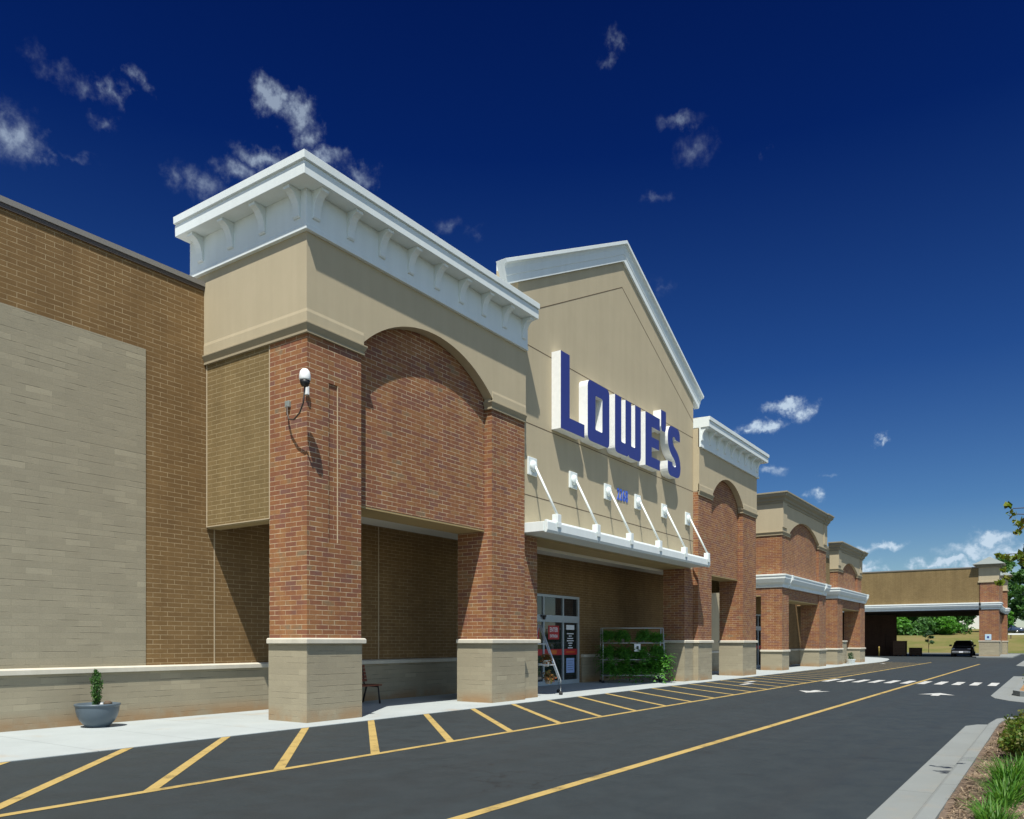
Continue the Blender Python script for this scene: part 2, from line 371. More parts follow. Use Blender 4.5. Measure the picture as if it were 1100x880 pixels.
# gutter, kerb and planting bed on the right
g = MB(); g.xy([(-20,.88),(-20,1.33),(16.2,1.30),(16.6,1.15),(16.75,.9),(16.75,.86)], -.05, .007)
struct(g.build('gutter', M['kerb'], bevel=.004))
g = MB(); path = [(-20,.92),(15.9,.92),(16.9,.86),(17.5,.62),(17.9,.2),(18.1,-.5),(18.1,-6)]
g.sweep(list(reversed(path)), [(-.15,-.05),(.02,-.05),(.016,.085),(.004,.1),(-.02,.108),(-.15,.112)])
struct(g.build('kerb', M['kerb']))
def bed_z(x, y): return .10+.025*math.sin(x*2.1+y*3)+.02*math.sin(x*5.3-y*4.1)+.05*max(0, min(1, (.5-y)/1.5))
g = MB(); nx, ny = 120, 30; W = []
for i in range(nx+1):
    for j in range(ny+1):
        x = -4+22*i/nx; y = .78-6.6*(j/ny)**1.5
        if x > 16: y = min(y, .78-(x-16)**2*.26)
        z = bed_z(x, y) if j else .095
        W.append((x, y, z+.012*random.uniform(-1, 1)))
a = g.add(W)
for i in range(nx):
    for j in range(ny): p = a+i*(ny+1)+j; g.face((p, p+ny+1, p+ny+2, p+1), 0, True)
struct(g.build('planting_bed', M['mulch'], recalc=False))
# island across the drive
def island(x0, x1, y1):
    isl = MB(); out = [(x0+2.6,y1+.4),(x0+1.6,y1+.25),(x0+.7,y1-.1),(x0+.1,y1-.55),(x0,y1-1.1),(x0+.3,y1-1.7),(x0+1.2,y1-2.2)]
    isl.xy([(x1,y1+.4)]+out+[(x1,y1-2.2)], -.05, .008)
    struct(isl.build('gutter', M['kerb'], bevel=.004))
    isl = MB(); ring = [(x1,y1-.12)]+[(x0+3.2,y1-.12),(x0+2.7,y1-.3),(x0+2.5,y1-.7),(x0+2.5,y1-1.5),(x0+2.9,y1-1.9),(x0+3.4,y1-2.0)]+[(x1,y1-2.0)]
    isl.sweep(list(reversed(ring)), [(-.02,-.05),(.16,-.05),(.15,.11),(.12,.15),(-.02,.15)]); struct(isl.build('kerb', M['kerb']))
    isl = MB(); isl.sheet([(p[0]+.01,p[1]) for p in ring], .135); struct(isl.build('planting_bed', M['mulch_orange']))
island(23.1, 41., 1.05)
island(57.5, 80., 1.6)

# grass slope beyond the lot
def hill_z(x, y):
    t = max(0., min(1., (x-119)/26.)); t = t*t*(3-2*t)
    u = max(0., min(1., (x-146)/22.))
    return -.02+2.5*t+1.6*u+.15*math.sin(x*.21+y*.13)*t
g = MB(); W = []; nx, ny = 60, 60
for i in range(nx+1):
    for j in range(ny+1):
        x = 116+150*(i/nx)**1.4; y = -90+180*j/ny; W.append((x, y, hill_z(x, y)))
a = g.add(W)
for i in range(nx):
    for j in range(ny): p = a+i*(ny+1)+j; g.face((p, p+ny+1, p+ny+2, p+1), 0, True)
struct(g.build('grass_hill', M['grass'], recalc=False))
struct(MB().box(115.7,116.3,-70,70,-.05,.13).build('kerb', M['kerb']))

# ------------------------------------------------------------------ the store
store = thing('store_building', 'long brick and stucco warehouse store with arched towers and a gabled entrance', 'store', (9.85, YF, 0))
def part(name, mb, mat, parent=store, bevel=0): return mb.build(name, mat, parent, bevel)

# main wall
mw = MB().box(-30,66,YW,YW+.3,0,8.78); mw.box(66-.3,66,YW+.3,60,0,8.78)
wall = part('main_wall', mw, M['brick_brown'])
part('wall_coping', MB().box(-30,66.04,YW-.05,YW+.36,8.80,8.9).box(-30,66.02,YW-.03,YW,8.72,8.795,1), [M['coping'], M['coping_dark']], wall)
part('wall_panel', MB().box(-2.,8.54,YW-.012,YW-.001,1.045,7.14), M['block_panel'], wall)
part('wall_panel', MB().box(-16.,-5.5,YW-.012,YW-.001,1.045,7.14), M['block_panel'], wall)
for x0, x1 in ((-30,20.55),(25.5,44.85),(48.35,66)):
    part('base_course', MB().box(x0,x1,YW-.07,YW-.002,0,.945), M['block'], wall)
    part('wall_cap', MB().yz([(YW-.13,.945),(YW-.002,.945),(YW-.002,1.055),(YW-.05,1.055),(YW-.13,1.03)], x0, x1), M['cap'], wall, .006)
part('stucco_panel', MB().box(33.6,44.6,YW-.014,YW-.001,1.06,4.48), M['stucco'], wall)
for x in (10.05, 14.9): part('control_joint', MB().box(x-.012,x+.012,YW-.008,YW,1.06,8.7), M['joint_light'], wall)
part('roof', MB().box(-30,65.7,YW+.3,60,8.1,8.3).box(66,97,24,60,8.1,8.3), M['roof'])
part('wing_wall', MB().box(66,97.,24,24.3,0,8.7).box(96.7,97.,24.3,60,0,8.7), M['brick_brown'])
part('loading_wall', MB().box(97.,97.35,14.5,24.3,0,4.55), M['brick_shaded'])

BEAD = [(0,9.05),(.118,9.05),(.118,9.14),(.10,9.15),(.10,9.79),(0,9.79)]
CORN = [(0,9.79),(.435,9.79),(.44,10.01),(.425,10.015),(.425,10.03),(.475,10.035),(.48,10.175),(0,10.19)]
MOLD = [(-.03,7.20),(.045,7.20),(.045,7.245),(.03,7.25),(.085,7.36),(.085,7.385),(-.03,7.39)]
SBAND = [(.0,7.391),(.05,7.391),(.05,7.58),(.0405,7.64),(.0,7.64)]
BASECAP = [(-.02,1.475),(.075,1.475),(.075,1.56),(.05,1.58),(-.02,1.58)]
def corbel_prof(z):
    P = [(.09,z),(.37,z),(.37,z-.06)]
    for k in range(1, 7): a = k/6*math.pi/2; P.append((.37-.225*math.sin(a), z-.06-.36*(1-math.cos(a))))
    return P+[(.145,z-.47),(.125,z-.50),(.09,z-.50)]
def arch_pts(xa, xb, zs, rise, n=22):
    h = (xb-xa)/2; Rr = (h*h+rise*rise)/(2*rise); cx = (xa+xb)/2; cz = zs+rise-Rr
    a0 = math.asin(min(1, h/Rr)); return [(cx+Rr*math.sin(-a0+2*a0*i/n), cz+Rr*math.cos(-a0+2*a0*i/n)) for i in range(n+1)]

def pier(parent, x0, x1, y0, y1, ztop, slot=None, cap=1.58, joint=None):
    dz = cap-1.58
    p = MB()
    if slot:
        sx0, sx1, sz0, sz1 = slot
        p.box(x0,x1,y0+.025,y1,cap,ztop)
        p.box(x0,sx0,y0,y0+.0249,cap,ztop); p.box(sx1,x1,y0,y0+.0249,cap,ztop)
        p.box(sx0,sx1,y0,y0+.0249,cap,sz0); p.box(sx0,sx1,y0,y0+.0249,sz1,ztop)
    else: p.box(x0,x1,y0,y1,cap,ztop)
    q = part('pier', p, M['brick_red'], parent)
    part('pier_base', MB().box(x0-.012,x1+.012,y0-.012,y1+.012,0,1.475+dz), M['block'], parent)
    c = MB(); c.sweep([(x0,y1),(x0,y0),(x1,y0),(x1,y1),(x0,y1)][:4], [(a,z+dz) for a, z in BASECAP])
    c.box(x0+.02,x1-.02,y0+.02,y1+.07,1.48+dz,cap-.003)
    part('pier_cap', c, M['cap'], parent, .008)
    return q

def tall_tower(x0, x1, xa, xb, left_tower):
    """xa, xb: the inner edges of the two piers"""
    st = MB(); f = .04
    out = [(x0-f if left_tower else x0, 7.34)] + [(xa+.03,7.34)] + arch_pts(xa+.03, xb-.03, 7.46, .86) + [(xb-.03,7.34),(x1,7.34),(x1,9.78),(x0-f if left_tower else x0,9.78)]
    st.xz(out, YF-f, YF+.205)
    side = (x0-f, x0+.2) if left_tower else (x1-.2, x1)
    st.box(side[0],side[1],YF+.2051,14.78,7.34,9.78)
    st.box(x0+.25,x1-.25,YF+.3,14.7,9.3,9.5)
    tw = part('tower', st, M['stucco'])
    pier(tw, x0, xa, YF, 12.4, 7.33, (x0+.53,x0+.76,3.4,6.42) if left_tower else None)
    pier(tw, xb, x1, YF, 12.4, 7.33)
    part('arch_panel', MB().box(xa+.001,xb-.001,YF+.22,12.38,4.27,8.45), M['brick_red'], tw)
    part('lintel_soffit', MB().box(xa+.002,xb-.002,YF+.225,12.38,4.225,4.268), M['soffit_ochre'], tw)
    m = MB()
    if left_tower:
        m.sweep([(x0,14.42),(x0,YF),(xa+.02,YF),(xa+.02,YF+.19)], MOLD)
        part('molding', MB().sweep([(xb-.02,YF+.19),(xb-.02,YF),(x1,YF)], MOLD), M['stucco_trim'], tw, .004)
    else:
        part('molding', MB().sweep([(x0,YF),(xa+.02,YF),(xa+.02,YF+.19)], MOLD), M['stucco_trim'], tw, .004)
        m.sweep([(xb-.02,YF+.19),(xb-.02,YF),(x1,YF),(x1,14.42)], MOLD)
    part('molding', m, M['stucco_trim'], tw, .004)
    m = MB()
    if left_tower: m.sweep([(x0,14.42),(x0,YF),(xa+.03,YF)], SBAND)
    else: m.sweep([(xb-.03,YF),(x1,YF),(x1,14.42)], SBAND)
    part('stucco_band', m, M['stucco'], tw, .004)
    m = MB()
    if left_tower: m.sweep([(xb-.03,YF),(x1,YF)], SBAND)
    else: m.sweep([(x0,YF),(xa+.03,YF)], SBAND)
    part('stucco_band', m, M['stucco'], tw, .004)
    fr = MB(); co = MB()
    pth = [(x0,14.82),(x0,YF),(x1,YF)] if left_tower else [(x0,YF),(x1,YF),(x1,14.82)]
    fr.sweep(pth, BEAD); co.sweep(pth, CORN)
    xi = x1-.3 if left_tower else x0
    fr.box(xi+.001,xi+.299,YF+.206,YG+.05,9.1,9.785); co.box(xi+.001,xi+.299,YF+.001,YG+.05,9.8,10.165)
    part('frieze', fr, M['white'], tw, .006); part('cornice', co, M['white'], tw, .006)
    part('tower_roof', MB().box(x0+.01,x1-.01,YF+.01,14.8,10.1,10.2), M['roof'], tw)
    cp = corbel_prof(9.789)
    xs = [x0+.12+i*(x1-x0-.32)/8 for i in range(9)]
    for x in xs:
        part('corbel', MB().prism(cp, lambda p: (x-.085,YF-p[0],p[1]), lambda p: (x+.085,YF-p[0],p[1])), M['white'], tw, .006)
    xs_ = x0 if left_tower else x1; sg = -1 if left_tower else 1
    for y in (YF+.14, YF+1.12, YF+2.1, YF+3.08):
        part('corbel', MB().prism(cp, lambda p: (xs_+sg*p[0],y-.085,p[1]), lambda p: (xs_+sg*p[0],y+.085,p[1])), M['white'], tw, .006)
    ys = (x0+.008, x0+.3) if left_tower else (x1-.3, x1-.008)
    part('side_panel', MB().box(ys[0],ys[1],12.402,YW-.03,3.88,7.33), M['brick_tan'], tw)
    xe = x0 if left_tower else x1-.02
    part('control_joint', MB().box(xe-.004,xe+.022,12.385,12.41,3.865,7.2).box(xe-.004,xe+.022,12.41,YW-.045,3.865,3.885).box(xe-.004,xe+.022,YW-.045,YW-.02,3.865,7.2), M['joint_light'], tw)
    if left_tower: part('control_joint', MB().box(x0+.755,x0+.764,YF-.003,YF+.02,3.4,6.42), M['joint_light'], tw)
    part('side_soffit', MB().box(ys[0],ys[1],12.41,YW-.05,3.84,3.862), M['soffit_ochre'], tw)
    part('portico_ceiling', MB().box(x0+.3,x1,12.39,YW-.002,4.5,4.56), M['ceiling'], tw)
    return tw
t1 = tall_tower(9.85, 17.10, 11.23, 15.65, True)
t3 = tall_tower(29.25, 36.43, 30.70, 34.55, False)

# gable between the towers
XC, XL, XR = 23.12, 17.102, 29.248
SL = .485; ZA = 14.30
gb = MB(); zl = ZA-SL*(XC-XL)
gb.xz([(XL,4.33),(18.02,4.33),(18.02,4.332),(28.36,4.332),(28.36,4.33),(XR,4.33),(XR,ZA-SL*(XR-XC)),(XC,ZA),(XL,zl)], YG, YG+.7)
gable = part('gable', gb, M['stucco'])
for x0, x1 in ((17.102,18.02),(28.36,29.248)): pier(gable, x0, x1, YG, 12.4, 4.328)
RK = [(0,-.42),(.07,-.42),(.07,-.23),(.085,-.22),(.09,-.05),(.12,.03),(.17,.06),(.19,.065),(.19,.16),(0,.16)]   # proud, offset square to the rake
def rake(x_end):
    r = MB(); sgn = -1 if x_end < XC else 1; ln = math.hypot(1, SL); nx, nz = sgn*SL/ln, 1/ln
    rings = []
    for x in (x_end, XC):
        z = ZA-SL*abs(x-XC)
        rings.append(r.add([((x if x == XC else x+nx*o), YG-a, z+(o*ln if x == XC else o*nz)) for a, o in RK]))
    k = len(RK)
    for i in range(k): j = (i+1) % k; r.face((rings[0]+i, rings[1]+i, rings[1]+j, rings[0]+j))
    r.face(range(rings[0], rings[0]+k)); r.face(range(rings[1], rings[1]+k))
    # the parapet behind the trim
    z = ZA-SL*abs(x_end-XC)
    xw = XL if x_end < XC else XR; zw = ZA-SL*abs(xw-XC)
    r.xz([(x_end+nx*-.42,z-.42*nz),(xw,zw-.42*ln),(xw,zw+.155*ln),(x_end+nx*.155,z+.155*nz)], YG-.001, YG+.13)
    r.xz([(xw,zw-.002),(XC,ZA-.002),(XC,ZA+.16*ln),(xw,zw+.16*ln)], YG-.0005, YG+.7)
    return r
for xe in (16.35, 29.85): part('rake_trim', rake(xe), M['white'], gable, .005)
jt = MB()
for z in (9.42, 7.34, 5.42): jt.box(XL+.02,XR-.02,YG-.003,YG+.002,z-.011,z+.011)
for sg in (-1, 1):
    xe = XL if sg < 0 else XR; d = abs(xe-XC)
    jt.xz([(XC,13.02),(xe,13.02-SL*d),(xe,12.994-SL*d),(XC,12.994)], YG-.0035, YG+.0015)
part('reveal_joint', jt, M['joint'], gable)
part('lintel_soffit', MB().box(18.022,28.358,YG+.002,12.4,4.285,4.329), M['soffit_ochre'], gable)
part('portico_ceiling', MB().box(17.102,29.55,12.402,YW-.002,4.5,4.56).box(17.1,29.25,12.402,12.45,4.2,4.499), M['ceiling'], gable)

# hung canopy over the entrance
cn = MB(); cn.prism([(YG-.002,4.36),(YG-.002,4.62),(10.80,4.615),(10.80,4.36)], lambda p: (17.18,p[0],p[1]), lambda p: (28.85,p[0],p[1]))
canopy = part('entrance_canopy', cn, M['white'], store, .01)
PX = [17.72,19.90,22.05,24.21,26.40,28.60]
ed = [17.2]+[x+.1 for x in PX[0:]]; ed[-1] = 28.84
for a, b in zip(ed, ed[1:]):
    part('gutter_fascia', MB().prism([(10.798,4.33),(10.798,4.66),(10.73,4.66),(10.70,4.60),(10.70,4.40),(10.74,4.33)], lambda p: (a+.008,p[0],p[1]), lambda p: (b-.008,p[0],p[1])), M['white'], canopy, .008)
for x in PX:
    pl = MB().box(x-.21,x+.21,YG-.06,YG-.001,5.96,6.44)
    pl.lathe((x,YG-.061,6.2), [(.001,0),(.15,0),(.15,-.05),(.07,-.09),(.001,-.1)], 16, axis='y')
    part('wall_plate', pl, M['white'], canopy, .012)
    part('tie_rod', MB().tube([(x,YG-.13,6.2),(x+.02,10.72,4.82)], .032, 10), M['white'], canopy)
    part('rod_bracket', MB().box(x-.07,x+.11,10.66,10.84,4.63,4.85).xz([(x-.08,4.64),(x+.12,4.64),(x+.08,4.50),(x-.04,4.50)], 10.655, 10.705), M['white'], canopy, .01)

# entrance doors
def text_mesh(body, size, name, mat, parent, loc, width=None, depth=.004, extra=None):
    cu = bpy.data.curves.new('lettering', 'FONT'); cu.body = body; cu.size = size; cu.align_x = 'CENTER'; cu.align_y = 'CENTER'; cu.extrude = depth; cu.offset = size*.016
    tmp = bpy.data.objects.new('lettering', cu); COL.objects.link(tmp)
    dg = bpy.context.evaluated_depsgraph_get(); me = bpy.data.meshes.new_from_object(tmp.evaluated_get(dg))
    bpy.data.objects.remove(tmp)
    me.materials.clear(); me.materials.append(mat)
    w = max(v.co.x for v in me.vertices)-min(v.co.x for v in me.vertices)
    k = width/w if width else 1
    for v in me.vertices: v.co = Vector((loc[0]+v.co.x*k, loc[1]-v.co.z, loc[2]+v.co.y))
    o = bpy.data.objects.new(name, me); COL.objects.link(o); put(o, parent)
    return o
def doors(x0, x1, mull, side_sheet):
    fr = MB(); y0, y1 = YW-.06, YW+.05
    fr.box(x0,x0+.1,y0,y1,.012,3.15); fr.box(x1-.1,x1,y0,y1,.012,3.15)
    fr.box(x0+.1,x1-.1,y0,y1,3.06,3.15); fr.box(x0+.1,x1-.1,y0-.02,y1,2.2,2.44); fr.box(x0+.1,x1-.1,y0,y1,.012,.16)
    fr.box(x0+.1,x1-.1,y0-.045,y0-.021,2.25,2.31)
    for x in mull: fr.box(x-.04,x+.04,y0,y1,.16,2.2); fr.box(x-.035,x+.035,y0,y1,2.44,3.06)
    d = part('entrance_door', fr, M['alu'], store, .004)
    xs = [x0+.1]+list(mull)+[x1-.1]
    for a, b in zip(xs, xs[1:]):
        part('glass_pane', MB().box(a+.04,b-.04,YW-.02,YW-.012,.16,2.2), M['glass'], d)
        part('transom_pane', MB().box(a+.04,b-.04,YW-.02,YW-.012,2.44,3.06), M['glass'], d)
    return d
ed_ = doors(20.6, 25.3, (21.5,22.86,24.16), True)
for x in (21.05, 22.25, 23.55):
    part('entry_decal', MB().box(x-.36,x+.36,YW-.026,YW-.0205,1.60,2.08), M['red'], ed_)
    text_mesh('ENTER', .22, 'decal_lettering', M['paper'], ed_, (x,YW-.028,1.93), .54)
    text_mesh('ENTRADA', .15, 'decal_lettering', M['paper'], ed_, (x,YW-.028,1.71), .52)
bd = MB()
for a, b in ((20.75,21.44),(21.56,22.8),(22.92,24.1),(24.22,25.18)): bd.box(a,b,YW-.027,YW-.0205,1.05,1.26)
part('door_band', bd, M['red'], ed_)
part('band_decal', MB().box(23.2,23.75,YW-.031,YW-.0275,1.09,1.22), M['orange'], ed_); part('band_decal', MB().box(24.4,25.,YW-.031,YW-.0275,1.13,1.17), M['orange'], ed_)
hs = MB().box(24.42,24.98,YW-.026,YW-.0205,1.95,2.12)
for i in range(7):
    w = (.24,.10,.2,.24,.15,.1,.17)[i]; hs.box(24.7-w,24.7+w,YW-.025,YW-.0205,1.79-i*.085,1.825-i*.085)
part('hours_notice', hs, M['paper'], ed_)
ns = MB().box(24.42,24.98,YW-.026,YW-.0205,.4,.93)
part('door_notice', ns, M['paperblue'], ed_)
dk = MB()
for i in range(5): dk.box(24.5,24.9-.05*(i % 2),YW-.029,YW-.0265,.5+i*.08,.515+i*.08)
part('notice_print', dk, M['ink'], ed_)
part('door_sensor', MB().box(22.6,22.9,YW-.13,YW-.082,2.36,2.43).lathe((22.75,YW-.13,2.33), [(.001,.02),(.06,.01),(.06,-.03),(.001,-.04)], 12, axis='y'), M['black'], ed_)
ex_ = doors(44.9, 48.3, (45.75,46.6,47.45), False)
for x in (45.35, 46.2, 47.0, 47.9): part('exit_decal', MB().box(x-.25,x+.25,YW-.026,YW-.0205,1.1,1.3), M['red'], ex_)

# the two lower towers
def low_tower(x0, x1, xa, xb, xu0, xu1, xua, xub, zs, zc, arch_rise, arch_zs, brackets, yb=YW+.28):
    """zs: foot of the stucco, zc: foot of the cornice"""
    st = MB(); 
    st.xz([(xu0-.03,zs+.1),(xua,zs+.1)]+arch_pts(xua,xub,arch_zs,arch_rise)+[(xub,zs+.1),(xu1+.03,zs+.1),(xu1+.03,zc),(xu0-.03,zc)], Y4-.03, Y4+.12)
    st.box(xu0-.03,xu0+.2,Y4+.1201,yb,zs+.1,zc); st.box(xu1-.2,xu1+.03,Y4+.1201,yb,zs+.1,zc)
    w = (xua-xu0)*.55
    for a in (xu0-.03, xu1+.03-w): st.box(a,a+w,Y4-.075,Y4-.0301,zs+.4,zc)
    tw = part('low_tower', st, M['stucco'])
    pier(tw, x0, xa, Y4, 12.9, 4.40, cap=1.10); pier(tw, xb, x1, Y4, 12.9, 4.40, cap=1.10)
    part('header', MB().box(xa+.001,xb-.001,Y4+.06,12.85,3.82,4.40).box(x0+.004,x0+.3,12.902,YW-.02,4.0,4.40).box(x1-.3,x1-.004,12.902,YW-.02,4.0,4.40), M['brick_red'], tw)
    part('lintel_soffit', MB().box(xa+.003,xb-.003,Y4+.065,12.84,3.78,3.818).box(x0+.006,x0+.3,12.91,YW-.03,3.96,3.998), M['soffit_ochre'], tw)
    bandp = [(-.05,4.405),(.05,4.405),(.05,4.56),(.09,4.60),(.16,4.66),(.24,4.86),(.24,5.0),(.27,5.0),(.27,5.08),(-.05,5.12)]
    bn = MB().sweep([(x0,YW-.02),(x0,Y4),(x1,Y4),(x1,YW-.02)], bandp); bn.box(x0+.02,x1-.02,Y4+.02,YW-.02,5.0,5.11)
    part('white_band', bn, M['white'], tw, .006)
    for x in brackets: part('band_bracket', MB().prism([(0,4.44),(.12,4.44),(.16,4.6),(.30,4.82),(.30,5.09),(0,5.09)], lambda p: (x-.16,Y4-p[0],p[1]), lambda p: (x+.16,Y4-p[0],p[1])), M['white'], tw, .01)
    up = MB().box(xu0,xua,Y4,Y4+.5,5.115,zs+.099).box(xub,xu1,Y4,Y4+.5,5.115,zs+.099)
    up.box(xua+.001,xub-.001,Y4+.13,Y4+.5,5.115,arch_zs+arch_rise+.1)
    up.box(xu0,xu0+.3,Y4+.501,min(yb,YW)-.01,5.115,zs+.099); up.box(xu1-.3,xu1,Y4+.501,min(yb,YW)-.01,5.115,zs+.099)
    part('upper_brick', up, M['brick_red'], tw)
    md = [(a,z-7.20+zs) for a, z in MOLD]
    part('molding', MB().sweep([(xu0,min(yb,YW)-.02),(xu0,Y4),(xua+.01,Y4),(xua+.01,Y4+.11)], md), M['stucco_trim'], tw)
    ml = MB().sweep([(xub-.01,Y4+.11),(xub-.01,Y4),(xu1,Y4),(xu1,min(yb,YW)-.02)], md)
    part('molding', ml, M['stucco_trim'], tw)
    cp = [(0,zc-.16),(.06,zc-.16),(.09,zc-.05),(.16,zc),(.17,zc+.1),(.30,zc+.2),(.33,zc+.34),(.37,zc+.34),(.37,zc+.42),(0,zc+.44)]
    cr = MB().sweep([(xu0,yb+.02),(xu0,Y4),(xu1-w,Y4),(xu1-w,Y4-.06),(xu1+.03,Y4-.06),(xu1+.03,yb+.02)], cp)
    part('cornice', cr, M['stucco_dark'], tw, .006)
    part('tower_roof', MB().box(xu0+.02,xu1-.02,Y4+.02,yb,zc+.25,zc+.35), M['roof'], tw)
    part('portico_ceiling', MB().box(x0+.3,x1-.3,12.86,YW-.002,4.3,4.36), M['ceiling'], tw)
    return tw
t4 = low_tower(42.32, 52.05, 43.62, 50.3, 42.32, 52.05, 43.72, 50.2, 7.16, 8.98, .84, 7.42, (43.4,51.0))
t5 = low_tower(55.2, 64.4, 56.76, 62.6, 55.4, 63.1, 56.7, 61.7, 6.2, 7.72, .62, 6.4, (64.2,), 12.32)
# the cornice of the main wall behind the far low tower
part('tan_wall_panel', MB().box(52.1,65.9,YW-.012,YW-.001,4.6,7.98), M['brick_tan'], wall)
part('wall_cornice', MB().sweep([(53,YW),(66,YW)], [(0,8.0),(.05,8.0),(.08,8.15),(.16,8.25),(.2,8.5),(.3,8.62),(.3,8.78),(0,8.79)]), M['stucco_dark'], wall)
# block pedestal inside the far opening
pd = MB().box(58.1,59.3,Y4+.25,12.6,.012,1.52); ped = part('block_pedestal', pd, M['block'])
part('pedestal_cap', MB().box(58.05,59.35,Y4+.2,12.65,1.521,1.62), M['cap'], ped, .01)

# loading canopy at the far end
lc = MB().box(90,90.35,6.0,24.3,5.0,8.82); lc.box(90.35,108,23.95,24.3,5.0,8.82); lc.box(107.65,108,6.0,23.95,5.0,8.82)
load = part('loading_canopy', lc, M['brick_tan'])
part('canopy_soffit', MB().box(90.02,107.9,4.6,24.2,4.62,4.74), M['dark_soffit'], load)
part('canopy_roof', MB().box(90.35,107.65,4.7,23.9,8.3,8.4), M['roof'], load)
lb = [(-.05,4.72),(.06,4.72),(.06,4.86),(.16,4.93),(.24,5.12),(.24,5.26),(.28,5.28),(.28,5.38),(-.05,5.42)]
part('white_band', MB().sweep([(90,24.3),(90,5.9)], lb).box(90.0,90.34,5.9,24.3,4.74,4.999), M['white'], load)
part('wall_coping', MB().box(89.94,90.4,6.0,24.35,8.825,8.93), M['coping'], load)
def load_pier(x0, x1):
    p = part('pier', MB().box(x0,x1,4.4,6.05,1.62,7.42), M['brick_red'], load)
    part('pier_base', MB().box(x0-.02,x1+.02,4.38,6.07,0,1.56), M['block'], load)
    part('pier_cap', MB().box(x0-.07,x1+.07,4.32,6.12,1.561,1.66), M['cap'], load, .01)
    part('pier_stucco', MB().box(x0-.04,x1+.04,4.36,6.09,7.42,9.0).box(x0-.1,x1+.1,4.3,6.15,7.36,7.5), M['stucco'], load)
    part('pier_cornice', MB().box(x0-.2,x1+.2,4.2,6.25,8.85,9.0).box(x0-.35,x1+.35,4.05,6.4,9.0,9.12), M['stucco_dark'], load, .01)
    r = MB(); cx = (x0+x1)/2; n = r.add([(x0-.55,3.85,9.12),(x1+.55,3.85,9.12),(x1+.55,6.6,9.12),(x0-.55,6.6,9.12),(cx,5.22,9.95)])
    for q in ((0,1,4),(1,2,4),(2,3,4),(3,0,4),(3,2,1,0)): r.face([n+i for i in q])
    part('pyramid_roof', r, M['galv'], load)
    part('white_band', MB().sweep([(x0,6.06),(x0,4.4),(x1,4.4),(x1,6.06)], lb), M['white'], load)
load_pier(90, 91.8); load_pier(106.2, 108)
fw = MB().xz([(91.85,5.0),(91.85,8.4),(94,8.4),(94,7.9),(104,7.9),(104,8.4),(106.1,8.4),(106.1,5.0)], 4.8, 5.15)
part('front_wall', fw, M['brick_red'], load)
part('front_stucco', MB().xz([(91.85,7.45),(94.02,7.45),(94.02,8.5),(91.85,8.5)], 4.72, 4.799), M['stucco'], load)
part('front_base', MB().box(91.9,106.1,4.85,5.1,0,1.6), M['block'], load)
part('front_screen', MB().box(91.9,106.1,4.9,5.05,1.601,4.999), M['brick_red'], load)
part('white_band', MB().sweep([(91.86,4.8),(106.1,4.8)], lb), M['white'], load)
part('dock_door', MB().box(96.9,96.99,18.3,20.2,.02,3.5).box(96.88,96.9,18.2,20.3,3.5,3.62).box(96.9,96.99,15.6,17.2,.02,2.4), M['brick_shaded'], load)
struct(MB().xy([(88.6,3.6),(89.2,3.2),(110,3.2),(110,6.6),(89.2,6.6),(88.6,6.2)], -.05, .13).build('kerb', M['kerb'], bevel=.02))

# ------------------------------------------------------------------ the sign
def glyph(pts, holes, name, parent):
    bm = bmesh.new(); loops = []
    for P in [pts]+holes: loops.append([bm.verts.new((x, 0, z)) for x, z in P])
    es = [bm.edges.new((L[i], L[(i+1) % len(L)])) for L in loops for i in range(len(L))]
    bmesh.ops.triangle_fill(bm, use_beauty=True, use_dissolve=False, edges=es)
    tris = [[v.co.xz for v in f.verts] for f in bm.faces]; bm.free()
    mb = MB(); yf, yb = YG-.30, YG-.004
    for T in tris: mb.face(range(mb.add([(p[0],yf,p[1]) for p in T]), len(mb.v)), 1)
    for T in tris: mb.face(reversed(range(mb.add([(p[0],yb,p[1]) for p in T]), len(mb.v))), 0)
    for P in [pts]+holes:
        k = len(P); a = mb.add([(x,yf,z) for x, z in P]); b = mb.add([(x,yb,z) for x, z in P])
        for i in range(k): j = (i+1) % k; mb.face((a+i, b+i, b+j, a+j), 0)
    me_o = mb.build(name, [M['sign_white'], M['sign_blue']], parent, recalc=False)
    bm = bmesh.new(); bm.from_mesh(me_o.data); bmesh.ops.remove_doubles(bm, verts=bm.verts, dist=1e-4); bmesh.ops.recalc_face_normals(bm, faces=bm.faces); bm.to_mesh(me_o.data); bm.free()
    return me_o
def rounded(pts, rad, n=5):
    out = []; k = len(pts)
    for i in range(k):
        p = Vector(pts[i]); r = rad[i] if isinstance(rad, (list, tuple)) else rad
        if r <= 0: out.append(tuple(p)); continue
        a = (Vector(pts[i-1])-p).normalized(); b = (Vector(pts[(i+1) % k])-p).normalized()
        for q in range(n+1):
            t = q/n; s0, s1 = p+a*r, p+b*r
            out.append(tuple(s0*(1-t)**2+p*2*t*(1-t)+s1*t*t))
    return out
sign = thing('store_sign', 'blue faced white sided channel letters spelling LOWE\'S on the gable', 'sign', (18.76, YG, 7.43))
B, T, TL = 7.43, 9.22, 9.58
glyph([(18.76,TL),(18.76,B),(20.10,B),(20.10,7.81),(19.25,7.81),(19.25,TL)], [], 'letter', sign)
glyph(rounded([(20.29,T),(20.29,B),(21.66,B),(21.66,T)], .2), [rounded([(20.77,8.83),(21.2,8.83),(21.2,7.82),(20.77,7.82)], .05)], 'letter', sign)
glyph(rounded([(22.03,T),(22.03,B),(22.9,B),(22.97,B+.07),(23.04,B),(23.9,B),(23.9,T),(23.46,T),(23.46,7.82),(23.18,7.82),(23.18,T),(22.76,T),(22.76,7.82),(22.47,7.82),(22.47,T)], [0,.2,.07,0,.07,.2,0,0,.05,.05,0,0,.05,.05,0]), [], 'letter', sign)
